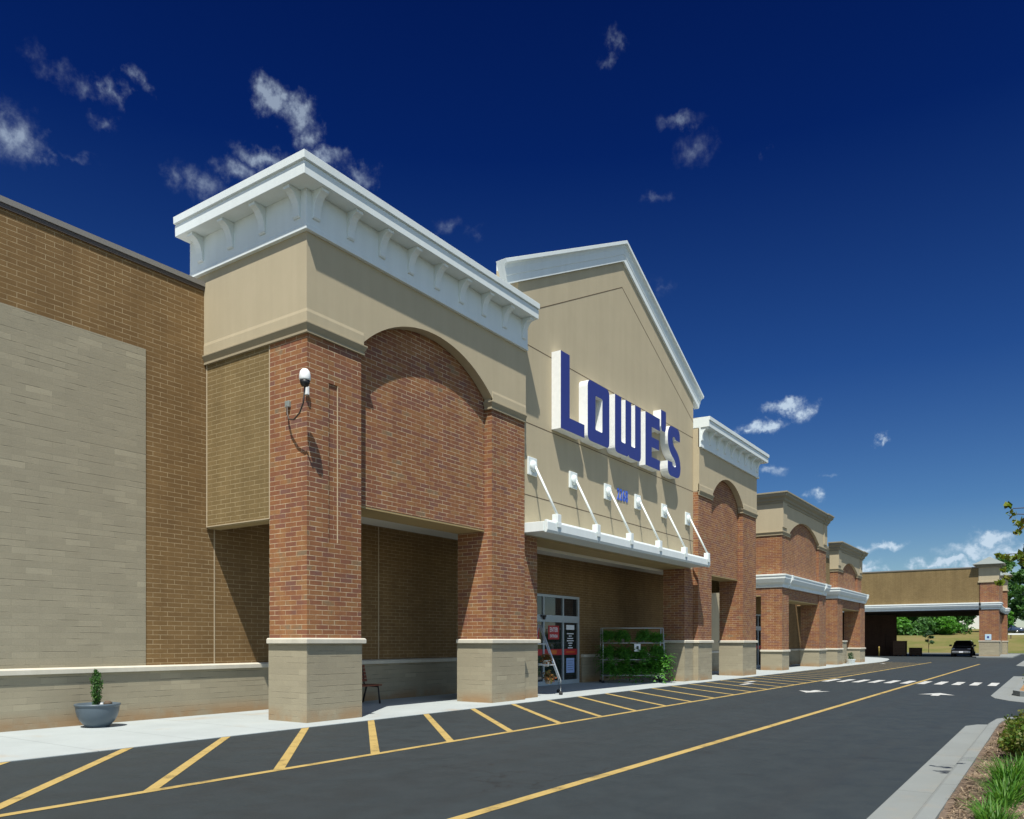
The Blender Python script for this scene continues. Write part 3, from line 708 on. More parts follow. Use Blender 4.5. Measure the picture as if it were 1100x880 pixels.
glyph([(24.25,T),(24.25,B),(25.42,B),(25.42,7.78),(24.75,7.78),(24.75,8.12),(25.36,8.12),(25.36,8.46),(24.75,8.46),(24.75,8.80),(25.42,8.80),(25.42,T)], [], 'letter', sign)
glyph([(25.52,TL),(25.52,9.0),(25.6,8.86),(25.88,8.86),(25.95,9.0),(25.95,TL)], [], 'letter', sign)
def s_curve():
    c = []
    # centre line of the S, thick stroke
    pts = [(26.95,8.72),(26.95,8.9),(26.85,9.03),(26.66,9.04),(26.48,8.96),(26.38,8.78),(26.42,8.55),(26.62,8.35),(26.86,8.15),(27.0,7.95),(27.02,7.78),(26.94,7.64),(26.75,7.6),(26.55,7.63),(26.44,7.76),(26.43,7.96)]
    V = [Vector(p) for p in pts]; L = []; Rr = []
    for i, p in enumerate(V):
        d = (V[min(i+1, len(V)-1)]-V[max(i-1, 0)]).normalized(); n = Vector((-d.y, d.x))
        h = .205 if 3 < i < 12 else .195
        L.append(tuple(p+n*h)); Rr.append(tuple(p-n*h))
    return L+Rr[::-1]
S_OUT = rounded([(27.20,8.78),(27.20,9.22),(26.10,9.22),(26.10,8.36),(26.82,7.98),(26.82,7.80),(26.52,7.80),(26.52,7.93),(26.10,7.93),(26.10,7.43),(27.26,7.43),(27.26,8.20),(26.53,8.60),(26.53,8.86),(26.78,8.86),(26.78,8.78)],
                [0,.3,.42,.42,.2,.09,.1,0,0,.32,.42,.42,.2,.1,.1,0], 6)
glyph(S_OUT, [], 'letter', sign)

num = thing('address_numbers', 'small blue house numbers 2268 on the stucco below the big letters', 'house number', (22.75, YG, 6.05))
for i, ch in enumerate('2268'): text_mesh(ch, .52, 'digit', M['digit_blue'], num, (22.83+i*.2,YG-.012,6.24), .16, .01)

# ------------------------------------------------------------------ small things on and by the store
# security camera
cam_ = thing('security_camera', 'white dome security camera on a curved arm at the first brick pier', 'security camera', (9.85, 11.85, 5.9))
MB().lathe((9.50,10.99,6.12), [(.001,.25),(.05,.24),(.085,.2),(.10,.13),(.102,.06),(.095,.04),(.001,.04)], 20).build('housing', M['sign_white'], cam_)
MB().lathe((9.50,10.99,6.12), [(.001,.04),(.09,.04),(.085,-.01),(.06,-.06),(.001,-.075)], 20).build('dome', M['black'], cam_)
ap = [(9.80,11.83,5.93),(9.78,11.8,5.76),(9.72,11.68,5.63),(9.64,11.45,5.57),(9.56,11.2,5.63),(9.515,11.05,5.78),(9.50,10.99,6.06)]
MB().tube(ap, .016, 8).build('arm', M['coping_dark'], cam_)
MB().box(9.79,9.849,11.78,11.89,5.9,6.02).build('junction_box', M['galv'], cam_, .01)
MB().box(9.79,9.85,11.27,11.339,6.04,6.2).build('corner_mount', M['sign_white'], cam_, .01)
# wall light in the right tower portico
wl = thing('wall_light', 'small dark wall light on the beige wall inside the right tower portico', 'lamp', (33.4, YW, 3.0))
MB().box(33.15,33.6,YW-.16,YW-.016,2.75,3.1).build('lamp_housing', M['black'], wl, .02)
MB().prism([(YW-.165,2.8),(YW-.165,3.0),(YW-.2,2.9)], lambda p: (33.2,p[0],p[1]), lambda p: (33.55,p[0],p[1])).build('lamp_lens', M['lamp'], wl)
# dark bins in the porticos
def bin_(x, y, lab):
    b = thing('storage_bin', lab, 'bin', (x, y, .012), 'dark bins standing in the porticos')
    MB().prism([(-.55,-.35),(.55,-.35),(.55,.35),(-.55,.35)], lambda p: (x+p[0]*.94,y+p[1]*.94,.014), lambda p: (x+p[0],y+p[1],.52)).build('bin_body', M['black'], b, .02)
    MB().box(x-.6,x+.6,y-.4,y+.4,.52,.6).build('bin_lid', M['black'], b, .02)
    MB().tube([(x+.42,y,.6),(x+.42,y,1.25)], .05, 10).lathe((x+.42,y,1.25), [(.05,0),(.11,.01),(.11,.06),(.001,.07)], 12).build('post', M['black'], b)
    return b
bin_(32.6, 13.95, 'low dark bin with a post against the wall inside the right arched tower')
bin_(47.4, 13.6, 'low dark bin with a post in the opening of the third tower')
# bowl planter
pl = thing('planter', 'round blue grey glazed bowl planter on the sidewalk beside the beige wall', 'planter', (7.32, 13.86, .012))
MB().lathe((7.32,13.86,.012), [(.19,0),(.195,.03),(.225,.05),(.275,.11),(.317,.19),(.342,.28),(.35,.35),(.35,.372),(.368,.378),(.37,.408),(.35,.414),(.33,.40),(.322,.34)], 40).build('bowl', M['glaze'], pl)
MB().lathe((7.32,13.86,.012), [(.323,.335),(.323,.35),(.2,.37),(.001,.375)], 28).build('soil', M['soil'], pl)
fo = MB()
for a in (.4, 2.5, 4.6): fo.box(7.32+.15*math.cos(a)-.05,7.32+.15*math.cos(a)+.05,13.86+.15*math.sin(a)-.05,13.86+.15*math.sin(a)+.05,.0125,.03)
fo.build('foot', M['glaze'], pl)
MB().lathe((7.46,13.78,.39), [(.001,0),(.07,.01),(.075,.04),(.04,.075),(.001,.08)], 10).build('stone', M['bark'], pl)

# leaf clouds ---------------------------------------------------------------
def leaves(C, n, size, rng, aspect=.55, up=0.):
    """n rhombic leaves around every centre in C (x,y,z,rx,ry,rz)"""
    V = []
    for (x, y, z, rx, ry, rz) in C:
        d = rng.normal(size=(n, 3)); d /= np.linalg.norm(d, axis=1)[:, None]
        p = d*(rng.random((n, 1))**.45)*np.array([rx, ry, rz])+np.array([x, y, z])
        a = rng.normal(size=(n, 3)); a[:, 2] += up; a /= np.linalg.norm(a, axis=1)[:, None]
        b = np.cross(a, rng.normal(size=(n, 3))); b /= np.linalg.norm(b, axis=1)[:, None]
        s = size*(.6+.8*rng.random((n, 1)))
        V.append(np.stack([p-a*s*.5, p+b*s*aspect*.5, p+a*s*.5, p-b*s*aspect*.5], 1))
    return np.concatenate(V).reshape(-1, 3)
def quads_obj(name, V, mat, parent=None):
    n = len(V)//4; me = bpy.data.meshes.new(name)
    me.vertices.add(len(V)); me.vertices.foreach_set('co', np.asarray(V, dtype=np.float32).ravel())
    me.loops.add(len(V)); me.loops.foreach_set('vertex_index', np.arange(len(V), dtype=np.int32))
    me.polygons.add(n); me.polygons.foreach_set('loop_start', np.arange(n, dtype=np.int32)*4)
    me.polygons.foreach_set('loop_total', np.full(n, 4, dtype=np.int32)); me.materials.append(mat); me.update(calc_edges=True); me.validate()
    o = bpy.data.objects.new(name, me); COL.objects.link(o)
    if parent: put(o, parent)
    return o
rng = np.random.default_rng(3)
sh = thing('shrub', 'slim upright green shrub growing in the bowl planter', 'shrub', (7.30, 13.86, .38))
C = []
for k in range(26):
    z = .40+.58*k/25; w = .05+.055*math.sin(min(1, (z-.36)/.5)*math.pi*.62) if z < .9 else .07-.3*(z-.9)
    C.append((7.30+random.uniform(-.025,.025), 13.86+random.uniform(-.025,.025), z, max(w,.03), max(w,.03), .05))
quads_obj('foliage', leaves(C, 46, .05, rng, .35, 1.6), M['leaf_topiary'], sh)
MB().tube([(7.30,13.86,.36),(7.31,13.86,.9)], [.018,.006], 6).build('stem', M['bark'], sh)

# bench
bn = thing('bench', 'dark red slatted bench with black legs in the shade of the first portico', 'bench', (13.5, 13.95, .012))
sl = MB()
for k in range(5): sl.box(12.3,14.1,13.52+k*.1,13.60+k*.1,.44,.475)
sl.build('seat', M['wood'], bn, .006)
sl = MB()
for k in range(5):
    z = .53+k*.085; y = 14.02+k*.022
    sl.prism([(y,z),(y+.03,z),(y+.045,z+.07),(y+.015,z+.07)], lambda p: (12.3,p[0],p[1]), lambda p: (14.1,p[0],p[1]))
sl.build('backrest', M['wood'], bn, .004)
for x in (12.45, 13.2, 14.0):
    MB().tube([(x,13.50,.012),(x,13.56,.42),(x,14.02,.43),(x,14.13,.95)], .022, 6).tube([(x,14.08,.012),(x,13.95,.42)], .022, 6).build('leg_frame', M['black'], bn)

# fern rack -----------------------------------------------------------------
def frond_fern(c, r, rng, nf=34):
    V = []
    for k in range(nf):
        a = rng.random()*2*math.pi; L = r*(.6+.5*rng.random()); up = .5+1.5*rng.random()
        n = 7; prev = None
        for i in range(n):
            t = (i+.5)/n; p = np.array([c[0]+math.cos(a)*L*t, c[1]+math.sin(a)*L*t, c[2]+L*(up*t-1.25*t*t)])
            d = np.array([math.cos(a), math.sin(a), up-2.5*t]); d /= np.linalg.norm(d)
            s = np.array([-math.sin(a), math.cos(a), 0]); w = r*.20*(1-t*.75)
            for sg in (-1, 1):
                q = p+s*sg*w+d*w*.5-np.array([0,0,.25*w]); h = d*L/n*.36
                V += [p-h, (p+q)/2-h*.9, q, (p+q)/2+h*.9] if False else [p-h, q-h*.3, q+h*.3, p+h]
    return np.array(V)
rk = thing('plant_rack', 'wheeled metal tube rack of ferns beside the entrance doors', 'plant rack', (26.4, 12.7, .012))
A, Bq = Vector((25.70,13.60)), Vector((27.05,11.80)); du = (Bq-A).normalized(); dn = Vector((-du.y, du.x))*-1
if dn.dot(Vector((.8245,.566))) > 0: dn = -dn           # towards the camera
def rp(u, w, z): q = A+du*u+dn*w; return (q.x, q.y, z)
LR = (Bq-A).length
for u in (0, LR):
    MB().tube([rp(u,.0,.09),rp(u,.0,1.2),rp(u,-.12,2.02)], .022, 8).build('post', M['rack_metal'], rk)
    MB().tube([rp(u,-.6,.09),rp(u,-.6,1.2),rp(u,-.48,2.02)], .022, 8).build('post', M['rack_metal'], rk)
    for w in (0, -.6): MB().lathe(rp(u,w,.0), [(.001,.012),(.05,.014),(.06,.06),(.04,.1),(.001,.105)], 10).build('caster', M['rubber'], rk)
for z, w0, w1 in ((2.02,-.12,-.48),(1.47,-.03,-.57),(.86,0,-.6),(.28,0,-.6)):
    b = MB().tube([rp(0,w0,z),rp(LR,w0,z)], .016, 8).tube([rp(0,w1,z),rp(LR,w1,z)], .016, 8).tube([rp(0,w0,z),rp(0,w1,z)], .016, 6).tube([rp(LR,w0,z),rp(LR,w1,z)], .016, 6)
    b.build('shelf_rail', M['rack_metal'], rk)
sg_ = MB(); q0, q1 = rp(1.15,.03,1.2), rp(1.38,.03,1.2); n = sg_.add([(q0[0],q0[1],1.16),(q1[0],q1[1],1.16),(q1[0],q1[1],1.44),(q0[0],q0[1],1.44)]); sg_.face((n,n+1,n+2,n+3))
q0, q1 = rp(1.15,.024,1.2), rp(1.38,.024,1.2); n = sg_.add([(q0[0],q0[1],1.16),(q1[0],q1[1],1.16),(q1[0],q1[1],1.44),(q0[0],q0[1],1.44)]); sg_.face((n+3,n+2,n+1,n))
price = sg_.build('price_card', M['paper'], rk, recalc=False)
q = rp(1.23,.034,1.3); q2 = rp(1.31,.034,1.3); pc = MB(); n = pc.add([(q[0],q[1],1.24),(q2[0],q2[1],1.24),(q2[0],q2[1],1.36),(q[0],q[1],1.36)]); pc.face((n,n+1,n+2,n+3)); pc.build('card_print', M['ink'], price, recalc=False)
shelf_names = ('top', 'middle', 'bottom'); ordn = ('leftmost', 'second from left', 'third from left', 'rightmost')
for si, z in enumerate((1.60, 1.02, .45)):
    for k in range(4):
        u = (.22,.75,1.52,2.02)[k] if si == 0 else (.2,.8,1.42,LR-.2)[k]; c = rp(u, -.2, z+random.uniform(-.06,.04)); last = k == 3
        f = thing('fern', f'bushy green fern, {ordn[k]} on the {shelf_names[si]} shelf of the rack', 'fern', c, 'ferns on the plant rack')
        r = random.uniform(.46,.58)+.08*(si == 2)-.1*(si == 0) if not (last and si == 2) else .74
        q = leaves([(c[0]+random.uniform(-.16,.16), c[1]+random.uniform(-.16,.16), c[2]+random.uniform(.0,.22), .17,.17,.15) for _ in range(13)], 60, .11, rng, .3, .3)
        quads_obj('fronds', np.concatenate([frond_fern((c[0],c[1],c[2]+.04), r, rng, 220 if last and si == 2 else 90), q]), M['fern'], f)
        MB().lathe((c[0],c[1],z-.14), [(.06,0),(.09,.16),(.10,.165),(.085,.17),(.001,.15)], 12).build('pot', M['terracotta'], f)
# flower cart
fc = thing('flower_cart', 'A-framed metal cart of potted flowers at the edge of the entrance pier', 'plant cart', (19.2, 11.9, .012))
O = Vector((19.16,11.5)); ru = Vector((.566,-.8245)); rw = Vector((.8245,.566))
def fp(u, w, z): q = O+ru*u+rw*w; return (q.x, q.y, z)
for w in (0, 1.1):
    MB().tube([fp(.02,w,.09),fp(.02,w,.42),fp(-.56,w,2.0)], .02, 8).build('post', M['rack_metal'], fc)
    MB().tube([fp(-.95,w,.09),fp(-.95,w,.4),fp(-.6,w,2.0)], .02, 8).build('post', M['rack_metal'], fc)
    for u in (.02, -.95): MB().lathe(fp(u,w,0.), [(.001,.012),(.05,.014),(.06,.06),(.04,.1),(.001,.105)], 10).build('caster', M['rubber'], fc)
for z in (1.45, .86):
    ue = .02 if z < .42 else .02-.58*(z-.42)/1.58
    MB().tube([fp(ue,0,z),fp(ue,1.1,z)], .016, 8).tube([fp(-.93,0,z),fp(ue,0,z)], .016, 8).tube([fp(-.93,1.1,z),fp(ue,1.1,z)], .016, 8).build('shelf_rail', M['rack_metal'], fc)
for i, (u, w, z, lab) in enumerate(((-.38,.3,.98,'orange flowers in a pale hanging pot on the upper shelf of the cart'),(-.32,.3,.48,'tan and brown trailing flowers in a pot on the lower shelf of the cart'))):
    c = fp(u, w, z); f = thing('potted_flower', lab, 'potted plant', c, 'flower pots on the cart')
    MB().lathe((c[0],c[1],z-.17), [(.07,0),(.11,.16),(.13,.17),(.11,.18),(.001,.16)], 14).build('pot', M['sign_white'] if i == 0 else M['terracotta'], f)
    quads_obj('flowers', leaves([(c[0]+random.uniform(-.08,.08),c[1]+random.uniform(-.08,.08),z+random.uniform(-.05,.12),.14,.14,.12) for _ in range(9)], 40, .06, rng, .7), M['flower'], f)
# small plant by the far pedestal
pp = thing('potted_plant', 'small dark leafy plant in a white pot at the foot of the block pedestal', 'potted plant', (59.0, 11.75, .012))
MB().lathe((59.0,11.7,.012), [(.22,0),(.3,.28),(.32,.3),(.28,.3),(.001,.26)], 16).build('pot', M['sign_white'], pp)
quads_obj('foliage', leaves([(58.9+random.uniform(-.12,.12),11.7+random.uniform(-.12,.12),.45+random.uniform(-.1,.25),.14,.14,.14) for _ in range(8)], 30, .12, rng, .35, .6), M['leaf_dark'], pp)

# loading area --------------------------------------------------------------
ls = thing('loading_sign', 'blue vertical letter sign on the front brick of the loading canopy pier', 'sign', (93, 4.75, 5.6))
MB().box(92.1,94.2,4.68,4.795,5.6,7.1).build('sign_panel', M['sign_blue'], ls, .02)
MB().box(92.3,94.0,4.665,4.681,6.2,6.5).build('sign_stripe', M['sign_white'], ls)
ps = thing('pier_sign', 'small pale square sign with a dark mark on the loading pier', 'sign', (90, 5.3, 1.7))
MB().box(89.95,89.99,5.02,5.56,1.72,2.28).build('sign_plate', M['signpale'], ps, .01)
MB().box(89.94,89.952,5.2,5.38,1.9,2.1).build('sign_mark', M['sign_blue'], ps)
def crate(x, y, w, h, lab):
    t = thing('wooden_crate', lab, 'crate', (x, y, 0), 'crates under the loading canopy')
    p = MB().box(x-w/2,x+w/2,y-w/2,y+w/2,.1,h-.03)
    for k in (-.4, 0, .4): p.box(x-w/2,x+w/2,y+k*w-.05,y+k*w+.05,0,.0995)
    p.build('crate_box', M['brick_shaded'], t)
    sl_ = MB(); k = .16
    while k < h-.1: sl_.box(x-w/2-.025,x-w/2-.001,y-w/2,y+w/2,k,k+.12); k += .17
    for yy in (-w/2, w/2-.09): sl_.box(x-w/2-.05,x-w/2-.0255,y+yy,y+yy+.09,.1,h-.03)
    sl_.build('slats', M['pallet'], t)
    MB().box(x-w/2-.06,x+w/2+.03,y-w/2-.03,y+w/2+.03,h-.029,h).build('lid', M['pallet'], t)
crate(94.5, 13.75, 1.2, 1.65, 'tall dark wooden crate beside the loading wall')
crate(96.5, 12.5, 1.15, .9, 'low dark wooden crate to the right of the tall one')
bo = thing('bollard', 'slim yellow bollard before the dark wall of the loading area', 'bollard', (90.6, 15.2, 0))
MB().lathe((90.6,15.2,0), [(.075,0),(.075,1.0),(.05,1.06),(.001,1.08)], 14).build('bollard_post', M['bollard'], bo)
MB().lathe((90.6,15.2,.8), [(.075,0),(.079,.001),(.079,.12),(.075,.121)], 14).build('reflective_band', M['bollard'], bo)

# cars ------------------------------------------------------------------------
def car(loc, rz, paint_m, lab):
    t = thing('parked_car', lab, 'car', loc)
    Mx = Matrix.Translation(loc) @ Matrix.Rotation(rz, 4, 'Z')
    def add(name, mb, mat, parent=t, bevel=0):
        mb.v = [tuple(Mx @ Vector(p)) for p in mb.v]; return mb.build(name, mat, parent, bevel)
    def loft(st):   # st: (x, half width low, half width top, z low, z top)
        mb = MB(); rings = []
        for x, wl, wt, zl, zt in st:
            r = [(-wl,zl),(-wl*1.02,zl+(zt-zl)*.45),(-wt,zt-.06),(-wt+.09,zt),(wt-.09,zt),(wt,zt-.06),(wl*1.02,zl+(zt-zl)*.45),(wl,zl)]
            rings.append(mb.add([(x,a,b) for a, b in r]))
        for a, b in zip(rings, rings[1:]):
            for i in range(8): j = (i+1) % 8; mb.face((a+i,a+j,b+j,b+i), 0, True)
        mb.face(range(rings[0],rings[0]+8)); mb.face(reversed(range(rings[-1],rings[-1]+8))); return mb
    add('body', loft([(0,.80,.74,.34,.80),(.12,.90,.82,.28,.92),(.5,.94,.86,.26,1.0),(1.45,.95,.89,.26,1.08),(2.3,.95,.9,.26,1.10),(4.2,.95,.9,.28,1.12),(4.62,.92,.86,.32,1.08),(4.75,.84,.78,.4,.95)]), paint_m)
    add('roof', loft([(1.25,.86,.84,1.06,1.09),(1.95,.80,.70,1.04,1.62),(2.4,.80,.71,1.04,1.68),(3.9,.80,.71,1.04,1.68),(4.55,.82,.74,1.04,1.12)]), paint_m)
    w = MB(); n = w.add([(1.30,-.78,1.105),(1.30,.78,1.105),(1.925,.66,1.585),(1.925,-.66,1.585)]); w.face((n,n+1,n+2,n+3)); n2 = w.add([(1.315,-.78,1.085),(1.315,.78,1.085),(1.94,.66,1.565),(1.94,-.66,1.565)]); w.face((n2+3,n2+2,n2+1,n2)); add('windshield', w, M['glass'])
    for s in (-1, 1):
        g_ = MB().box(2.1,3.9,s*.80-.03 if s > 0 else -.83,s*.80+.03 if s > 0 else -.77,1.16,1.5); add('side_window', g_, M['glass'])
        add('headlight', MB().prism([(.5,.72),(.84,.74),(.86,.9),(.54,.88)], lambda p: (-.0,s*p[0],p[1]), lambda p: (.2,s*p[0],p[1])), M['lamp'], t, .02)
        add('tail_light', MB().box(4.62,4.74,s*.74-.08,s*.74+.08,.75,1.0), M['red'])
        mr = add('mirror', MB().box(1.5,1.62,s*1.08-.12,s*1.08+.12,1.08,1.26), M['black'], t, .03)
        for x in (.9, 3.85):
            wh = add('wheel', MB().lathe((x,s*.86,.34), [(.001,-.1),(.33,-.1),(.34,-.06),(.34,.06),(.33,.1),(.001,.1)], 20, axis='y'), M['rubber'])
            add('rim', MB().lathe((x,s*.86+s*.101,.34), [(.001,-.01),(.2,-.01),(.21,0),(.001,.012)], 14, axis='y'), M['chrome'], wh)
    add('grille', MB().box(-.03,.05,-.46,.46,.68,.88), M['ink'], t, .01)
    add('bumper', MB().box(-.1,.12,-.84,.84,.42,.60), M['chrome'] if paint_m is M['carblack'] else paint_m, t, .03)
    add('licence_plate', MB().box(-.115,-.101,-.18,.18,.44,.58), M['paper'])
    return t
car((91.8, 7.75, 0), 0, M['carblack'], 'black car facing the camera in the shade of the loading canopy')
car((150, 3.8, hill_z(150,4)), R(78), M['carblue'], 'dark blue car parked on the rise behind the guard rail')

# ------------------------------------------------------------------ vegetation
def tree(name, lab, base, h, rad, leaf_m, seed, n_clump=34, per=70, size=.42, group='trees beyond the grass slope', conifer=False, trunk_r=.16, low=.28, cat='tree'):
    r = np.random.default_rng(seed); rd = random.Random(seed)
    t = thing(name, lab, cat, base, group); x, y, z = base
    tk = MB(); top = (x+rd.uniform(-.2,.2), y+rd.uniform(-.2,.2), z+h*.85)
    tk.tube([(x,y,z-.1),(x+rd.uniform(-.1,.1),y,z+h*.3),top], [trunk_r,trunk_r*.75,trunk_r*.15], 8)
    C = []
    for k in range(n_clump):
        if conifer:
            f = (k+.5)/n_clump; zz = z+h*(.12+.86*f); rr = rad*(1-f)**.85*rd.uniform(.45,1); a = rd.uniform(0,6.283); q = rad*.34*(1-f*.75)
            c = (x+math.cos(a)*rr, y+math.sin(a)*rr, zz, q, q, q*.6)
        else:
            a = rd.uniform(0,6.283); f = rd.uniform(-1,1); rr = rad*math.sqrt(max(0,1-f*f))*rd.uniform(.45,1); hh = h*(1-low)/2
            q = rad*rd.uniform(.2,.36); c = (x+math.cos(a)*rr, y+math.sin(a)*rr, z+h*low+hh+f*hh*.92, q, q, q*.75)
        C.append(c)
        if k % 3 == 0: tk.tube([(x,y,z+h*rd.uniform(.2,.5)), ((x+c[0])/2,(y+c[1])/2,(z+h*.4+c[2])/2), c[:3]], [trunk_r*.4,trunk_r*.25,trunk_r*.08], 5)
    tk.build('trunk', M['bark'], t)
    quads_obj('crown', leaves(C, per, size, r, .7), leaf_m, t)
    return t
FAR = [(148,23.6,9.,3.0,'leaf_lime','bright green round tree left of the gap under the loading canopy'),
       (156,21.3,8.8,3.2,'leaf_dark','dark tree just right of the bright green tree under the canopy'),
       (150,19.2,8.5,2.9,'leaf_far','leafy tree behind the sapling on the slope'),
       (158,17.4,9.,3.2,'leaf_far','tall tree at the middle of the canopy gap'),
       (151,15.6,8.4,2.9,'leaf_lime','light green tree between the sapling and the black car'),
       (153,13.3,9.0,2.6,'leaf_far','fresh green tree above the black car'),
       (160,26.5,9.,3.4,'leaf_dark','dark tree half hidden by the loading wall'),
       (155,7.0,12.2,3.0,'leaf_far','tall green tree close right of the loading pier'),
       (152,1.6,12.5,3.6,'leaf_far','broad tree at the right border of the photo'),
       (164,3.8,15.5,3.6,'leaf_dark','pointed dark conifer rising above the right hand trees'),
       (150,6.7,4.2,1.3,'leaf_lime','low bright green bush tree beside the loading pier'),
       (146,21.6,3.0,1.9,'leaf_lime','low bright bush at the foot of the bright green round tree'),
       (147,17.6,2.6,1.9,'leaf_far','low wide bush before the tall tree in the middle of the gap'),
       (148,14.6,2.8,1.8,'leaf_lime','low bush between the middle trees and the black car'),
       (170,-6,13.,4.5,'leaf_far','big tree farthest right beyond the guard rail'),
       (176,18,8.,4.,'leaf_dark','dark tree farthest back behind the canopy gap'),
       (178,25,8.,4.,'leaf_far','rear tree seen over the bright green one')]
for i, (x, y, h, rr, lm, lab) in enumerate(FAR):
    tree('conifer_tree' if 'conifer' in lab else 'leafy_tree', lab, (x,y,hill_z(x,y)), h, rr, M[lm], 20+i, 64, 90, .5, conifer='conifer' in lab, low=.04)
ug = MB()
us = leaves([(148+random.uniform(-4,16), y+random.uniform(-1,1), hill_z(150,0)+random.uniform(.2,1.5), 1.7,1.7,1.3) for y in np.arange(13,34,.45)], 70, .5, rng, .7)
tag(quads_obj('undergrowth', us, M['leaf_far']), 'dark undergrowth along the top of the grass slope', 'undergrowth', kind='stuff')
sp_ = (119.5, 13.9, hill_z(119.5,13.9))
tree('sapling', 'thin young tree standing alone on the grass slope', sp_, 3.0, .85, M['leaf_dark'], 77, 12, 50, .26, group='', conifer=False, trunk_r=.05, low=.45) if False else tree('sapling', 'thin young tree standing alone on the grass slope', sp_, 3.0, .85, M['leaf_dark'], 77, 12, 50, .26, group=None, trunk_r=.06, low=.45)
wb = thing('white_building', 'pale building seen in the gap left of the loading pier', 'building', (168, 11, hill_z(168,11)))
zb = hill_z(168,11)
MB().box(168,180,9.6,15.5,zb-.3,zb+5.2).build('wall', M['sign_white'], wb)
MB().yz([(9.2,zb+5.2),(15.9,zb+5.2),(12.55,zb+7.2)], 167.6, 180.4).build('roof', M['galv'], wb)
for y in (10.3, 11.6, 13.4): MB().box(167.95,167.999,y,y+.7,zb+2.8,zb+4.2).build('window', M['glass'], wb)
gr_ = thing('guard_rail', 'pale post and rail guard fence on top of the slope at right', 'guard rail', (139, 0, hill_z(139,0)))
zr = hill_z(139,0)
MB().box(139,139.06,-14,5.6,zr+.55,zr+.8).build('rail', M['sign_white'], gr_)
for k in range(11): MB().box(139.07,139.2,-13.8+k*1.9,-13.66+k*1.9,zr-.3,zr+.85).build('post', M['bark'], gr_)

# street tree beside the bed, its branches reach into the picture
stt = thing('street_tree', 'young tree beside the planting bed with leafy twigs hanging over the right border', 'tree', (9.9, -1.7, .1))
tk = MB().tube([(9.9,-1.7,.05),(9.88,-1.65,1.4),(9.8,-1.55,2.6),(9.7,-1.45,4.4)], [.075,.06,.045,.015], 10)
cx_, sx_ = .8245, .5658
def wpt(px, py, d):
    u = (px-550)/848; v = (690-py)/848
    return ((cx_+u*sx_)*d, (sx_-u*cx_)*d, 1.5+v*d)
C = []
twigs = [((9.86,-1.6,2.3),(10.1,-.7,2.75),(9.62,.34,2.82)), ((9.8,-1.55,2.6),(10.0,-.6,2.9),(9.5,.34,2.86)), ((9.87,-1.62,2.0),(10.1,-.7,2.45),(9.52,.43,2.4)), ((9.87,-1.62,2.1),(10.2,-.7,2.4),(9.75,.28,2.36))]
for tw_ in twigs: tk.tube(tw_, [.02,.012,.004], 6)
for px, py, rp_ in ((1094,559,.07),(1086,552,.05),(1098,566,.06),(1083,543,.03),(1092,572,.03)): C.append(wpt(px,py,8.)+(rp_,rp_,rp_*.8))
for px, py, rp_ in ((1075,597,.045),(1080,599,.04),(1086,601,.035),(1092,599,.04),(1098,603,.05),(1097,596,.04),(1074,626,.035),(1077,612,.022),(1081,621,.02)): C.append(wpt(px,py,7.9)+(rp_,rp_,rp_*.7))
V1 = leaves(C, 10, .07, rng, .6)
Cc = []
rd = random.Random(5)
for k in range(46):
    a = rd.uniform(0,6.283); f = rd.uniform(-1,1); q = math.sqrt(1-f*f)*rd.uniform(.3,1)
    c = (9.75+1.25*q*math.cos(a), -1.55+1.15*q*math.sin(a), 3.25+1.35*f)
    Cc.append(c+(.3,.3,.24))
    if k % 2 == 0: tk.tube([(9.8,-1.6,rd.uniform(1.8,3.2)), ((9.8+c[0])/2,(-1.6+c[1])/2,(2.6+c[2])/2), c], [.022,.014,.005], 5)
tk.build('trunk', M['bark'], stt)
quads_obj('crown', np.concatenate([V1, leaves(Cc, 55, .085, rng, .6)]), M['leaf_near'], stt)

# grass clumps and shrubs in the bed
def grass_clump(x, y, r, h, n, rg):
    V = []; z = bed_z(x, y)-.02
    for k in range(n):
        a = rg.random()*6.283; q = r*math.sqrt(rg.random())*.42; b = np.array([x+math.cos(a)*q, y+math.sin(a)*q, z])
        a2 = a+rg.normal()*.5; L = h*(.65+.6*rg.random()); lean = .25+.75*rg.random(); d = np.array([math.cos(a2), math.sin(a2), 0]); s = np.array([-math.sin(a2), math.cos(a2), 0])
        P = []
        for i in range(5):
            t = i/4; p = b+d*L*lean*t*t*.9+np.array([0,0,L*(t-.42*lean*t*t)]); w = .0095*(1-t*.85)
            P.append((p-s*w, p+s*w))
        for i in range(4): V += [P[i][0], P[i][1], P[i+1][1], P[i+1][0]]
    return np.array(V)
clumps = [(6.95,.36,'nearest clump of strappy grass at the bottom border of the bed'),(7.25,.42,'grass clump touching the kerb side near the bottom border'),(7.85,.36,'grass clump third from the bottom along the bed'),
          (8.35,.34,'big sunlit grass tuft in the middle of the bed'),(8.85,.36,'tall grass tuft behind the big sunlit one'),(9.3,.30,'grass tuft next to the tree shadow'),(9.75,.2,'grass tuft inside the tree shadow'),(16.6,.22,'grass tuft at the far tip of the bed'),(15.9,.12,'bright grass tuft at the far right of the bed')]
for i, (x, y, lab) in enumerate(clumps):
    rg = np.random.default_rng(50+i); c = thing('grass_clump', lab, 'grass clump', (x,y,bed_z(x,y)), 'grass clumps in the planting bed')
    big = i in (3, 4, 5)
    quads_obj('blades', grass_clump(x, y, .30 if big else .22, .31 if big else .25, 150 if big else 100, rg), M['blade'], c)
shr = [(11.3,.30,'low yellow green shrub right beside the tree shadow'),(12.1,.36,'yellow green shrub in the middle of the row by the kerb'),(13.0,.34,'third yellow green shrub along the bed'),(14.0,.26,'yellow green shrub near the far end of the bed'),(12.2,-.25,'shrub behind the row at the right border'),(14.9,.22,'last small shrub before the bed tip')]
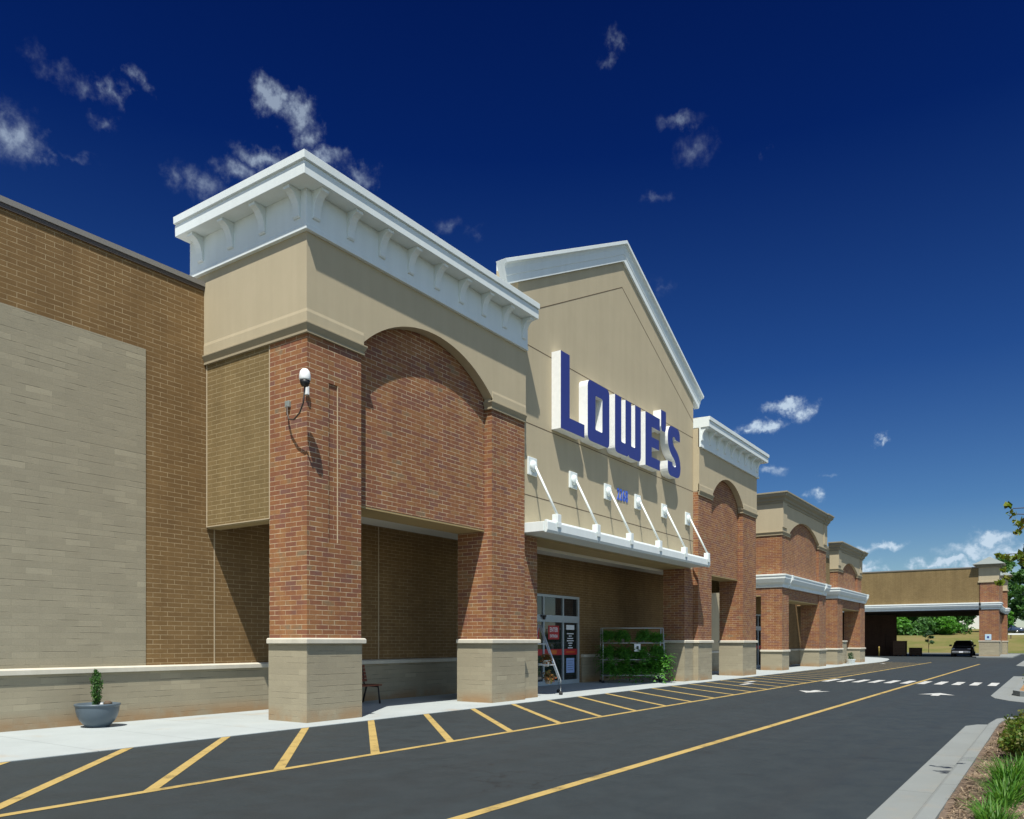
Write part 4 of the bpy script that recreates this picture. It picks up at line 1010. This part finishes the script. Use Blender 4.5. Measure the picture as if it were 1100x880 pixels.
for i, (x, y, lab) in enumerate(shr):
    rg = np.random.default_rng(80+i); c = thing('shrub', lab, 'shrub', (x,y,bed_z(x,y)), 'shrubs in the planting bed'); z = bed_z(x,y)
    CC = [(x+float(np.clip(rg.normal(),-1.6,1.6))*.24, y+float(np.clip(rg.normal(),-1.4,1.2))*.13, z+.06+min(.26,abs(rg.normal())*.13), .11,.11,.09) for _ in range(30)]
    quads_obj('foliage', leaves(CC, 36, .06, rg, .6, .4), M['leaf_shrub'], c)
    tw_ = MB()
    for q in CC[:8]: tw_.tube([(x,y,z-.02),q[:3]], [.008,.003], 5)
    tw_.build('stem', M['bark'], c)
for i, (x, y, lab) in enumerate(((27.5,.35,'small dry shrub on the island across the drive'),)):
    c = thing('shrub', lab, 'shrub', (x,y,.14)); rg = np.random.default_rng(90)
    quads_obj('foliage', leaves([(x+rg.normal()*.2,y+rg.normal()*.2,.3+rg.random()*.2,.14,.14,.1) for _ in range(14)], 30, .07, rg, .5), M['leaf_shrub'], c)
# pine straw on the bed
n = 14000; px_ = rng.random(n)*12+6; py_ = .71-rng.random(n)**1.3*2.0
py_ = np.where(px_ > 16, np.minimum(py_, .76-(px_-16)**2*.26), py_)
V = []
for x, y in zip(px_, py_):
    a = rng.random()*6.283; L = .03+.06*rng.random(); z = bed_z(x, y)+.012+.012*rng.random(); d = np.array([math.cos(a)*L, math.sin(a)*L, rng.normal()*.012]); s = np.array([-math.sin(a), math.cos(a), 0])*.0038
    p = np.array([x, y, z]); V += [p-d-s, p-d+s, p+d+s, p+d-s]
tag(quads_obj('pine_straw', np.array(V), M['straw']), 'dry brown pine straw scattered over the planting bed', 'pine straw', kind='stuff')

# ------------------------------------------------------------------ camera
cam = bpy.data.objects.new('camera', bpy.data.cameras.new('camera')); COL.objects.link(cam); S.camera = cam
cam.location = (0,0,1.5); cam.rotation_euler = (R(90),0,R(-90+34.46))
cam.data.sensor_width = 36; cam.data.lens = 848/1100*36; cam.data.shift_y = 250/1100; cam.data.clip_end = 6000; cam.data.clip_start = .1

# ------------------------------------------------------------------ light and sky
SUN = Vector((.45,.285,-1.)).normalized()
sl_ = bpy.data.lights.new('sun', 'SUN'); sl_.energy = 4.2; sl_.angle = R(.55); sl_.color = (1,.955,.87)
so = bpy.data.objects.new('sun', sl_); COL.objects.link(so); so.rotation_euler = SUN.to_track_quat('-Z','Y').to_euler(); so.location = (0,0,60)
W = bpy.data.worlds.new('World'); S.world = W; W.use_nodes = True
class WT(NT):
    def __init__(self, w): self.t = w.node_tree
w = WT(W); bg = w.t.nodes['Background']
sky = w.n('ShaderNodeTexSky'); sky.sky_type = 'NISHITA'; sky.sun_disc = False
sky.sun_elevation = math.asin(-SUN.z); sky.sun_rotation = math.atan2(-SUN.x, -SUN.y); sky.air_density = 1.; sky.dust_density = .3; sky.ozone_density = 2.
co = w.n('ShaderNodeTexCoord'); sx = w.n('ShaderNodeSeparateXYZ'); w.l(co.outputs['Generated'], sx.inputs[0])
el = w.math('MULTIPLY', w.math('ARCSINE', sx.outputs[2]), 57.2958); az = w.math('MULTIPLY', w.math('ARCTAN2', sx.outputs[1], sx.outputs[0]), 57.2958)
# a polarised sky: deep blue in the half away from the sun, paler towards the sun's side
DARK = ramp(w, w.math('MULTIPLY', el, 1/45.), [(0,(.70,.72,.72)),(.09,(.42,.53,.60)),(.2,(.22,.37,.54)),(.4,(.085,.21,.45)),(.7,(.013,.075,.30)),(1,(.004,.042,.21))])
sdot = w.math('ADD', w.math('MULTIPLY', sx.outputs[0], -.5), w.math('MULTIPLY', sx.outputs[1], -.866))
SKYGAIN = w.mix(w.rng(sdot, -.15, .6), w.mix(1., DARK, (.84,.86,.88), 'MULTIPLY'), (1.02,1.0,.96))
c = w.mix(1., sky.outputs[0], SKYGAIN, 'MULTIPLY')
uvn = w.n('ShaderNodeCombineXYZ'); w.l(az, uvn.inputs[0]); w.l(el, uvn.inputs[1])
wn = w.n('ShaderNodeTexNoise'); wn.inputs['Scale'].default_value = .7; wn.inputs['Detail'].default_value = 8; wn.inputs['Roughness'].default_value = .62; w.l(uvn.outputs[0], wn.inputs['Vector'])
wob = w.n('ShaderNodeVectorMath', operation='MULTIPLY_ADD'); w.l(wn.outputs['Color'], wob.inputs[0]); wob.inputs[1].default_value = (4.2,2.6,0); wob.inputs[2].default_value = (-2.1,-1.3,0)
vv = w.n('ShaderNodeVectorMath', operation='ADD'); w.l(uvn.outputs[0], vv.inputs[0]); w.l(wob.outputs[0], vv.inputs[1])
CLOUDS = [(66.85, 28.62, 2.05, 1.72, 0.75), (65.98, 28.05, 1.35, 0.82, 0.5), (64.98, 27.84, 0.88, 0.36, 0.4), (63.2, 28.36, 1.3, 0.3, 0.25), (65.73, 32.5, 0.99, 0.75, 0.3), (64.48, 32.13, 1.65, 0.55, 0.3), (62.94, 31.79, 1.7, 0.67, 0.4), (61.24, 31.93, 0.81, 1.13, 0.5), (59.71, 32.92, 0.83, 0.67, 0.45), (61.99, 30.35, 1.2, 0.52, 0.4), (51.38, 33.47, 1.86, 1.17, 0.95), (49.76, 33.05, 1.73, 1.19, 0.85), (49.0, 31.89, 1.42, 1.1, 0.75), (47.73, 30.83, 1.92, 0.76, 0.75), (45.47, 30.26, 1.63, 0.77, 0.65), (52.12, 30.3, 2.3, 0.87, 0.85), (53.46, 29.33, 1.96, 0.76, 0.65), (56.02, 28.35, 2.05, 0.89, 0.5), (57.75, 28.44, 1.0, 1.0, 0.4), (27.07, 36.81, 0.83, 0.78, 0.4), (27.73, 36.07, 1.17, 0.46, 0.35), (22.48, 32.77, 1.94, 0.55, 0.45), (21.45, 31.34, 1.92, 1.12, 0.42), (24.1, 28.91, 1.23, 0.53, 0.35), (39.51, 27.7, 1.42, 0.75, 0.35), (37.3, 27.39, 0.76, 0.48, 0.25), (16.8, 30.39, 0.46, 0.44, 0.22), (23.78, 23.93, 0.82, 0.58, 0.25), (15.28, 15.91, 1.96, 0.69, 1), (14.26, 15.35, 1.04, 0.77, 0.7), (16.8, 14.73, 1.99, 0.63, 1), (17.85, 14.57, 1.24, 0.47, 0.8), (9.48, 13.23, 0.62, 0.45, 0.65), (16.31, 11.71, 1.37, 0.56, 0.55), (12.61, 11.27, 0.87, 0.31, 0.35), (13.43, 9.87, 1.1, 0.48, 0.7), (9.21, 6.21, 1.66, 0.47, 0.95), (10.6, 6.03, 1.41, 0.48, 0.7), (10.43, 4.92, 1.55, 0.56, 1), (9.65, 4.71, 0.97, 0.4, 0.9), (3.34, 6.45, 1.86, 0.67, 1), (4.19, 5.82, 2.77, 0.68, 0.85), (2.21, 5.7, 2.05, 0.66, 0.8), (5.46, 5.07, 1.94, 0.53, 1), (6.51, 4.88, 1.45, 0.46, 0.9), (3.94, 4.88, 1.63, 0.53, 0.8), (2.07, 4.33, 1.56, 0.59, 0.85), (1.88, 2.84, 1.8, 1.03, 0.6), (0.09, 5.56, 2.3, 1.15, 0.8), (-2.15, 7.02, 2.72, 1.11, 0.7)]
acc = None
for a, e, ra, re_, op in CLOUDS:
    m = w.n('ShaderNodeVectorMath', operation='MULTIPLY_ADD'); w.l(vv.outputs[0], m.inputs[0]); m.inputs[1].default_value = (1/ra,1/re_,0); m.inputs[2].default_value = (-a/ra,-e/re_,0)
    ln_ = w.n('ShaderNodeVectorMath', operation='LENGTH'); w.l(m.outputs[0], ln_.inputs[0])
    f = w.math('MULTIPLY_ADD', ln_.outputs['Value'], -op, op, True)
    acc = f if acc is None else w.math('MAXIMUM', acc, f)
nz = w.noise(uvn.outputs[0], 1.1, 9, .62); 
den = w.math('MULTIPLY', w.math('POWER', acc, 1.45), w.rng(w.math('ADD', nz, w.math('MULTIPLY', acc, .5)), .34, 1.02), clamp=True)
den = w.math('MULTIPLY', den, 2.0, clamp=True)
den = w.math('MULTIPLY', den, w.rng(el, 12., 30., 1., .5))
c = w.mix(w.math('MULTIPLY', den, .9), c, (3.9,4.75,5.6))
w.l(c, bg.inputs[0]); bg.inputs[1].default_value = .1

S.render.engine = 'CYCLES'
S.cycles.max_bounces = 8; S.cycles.diffuse_bounces = 4; S.cycles.use_denoising = True
try: S.cycles.denoiser = 'OPENIMAGEDENOISE'
except Exception: pass
S.cycles.sample_clamp_indirect = 10
S.view_settings.view_transform = 'Standard'; S.view_settings.look = 'None'; S.view_settings.gamma = 1; S.view_settings.exposure = .6
S.view_settings.use_curve_mapping = False
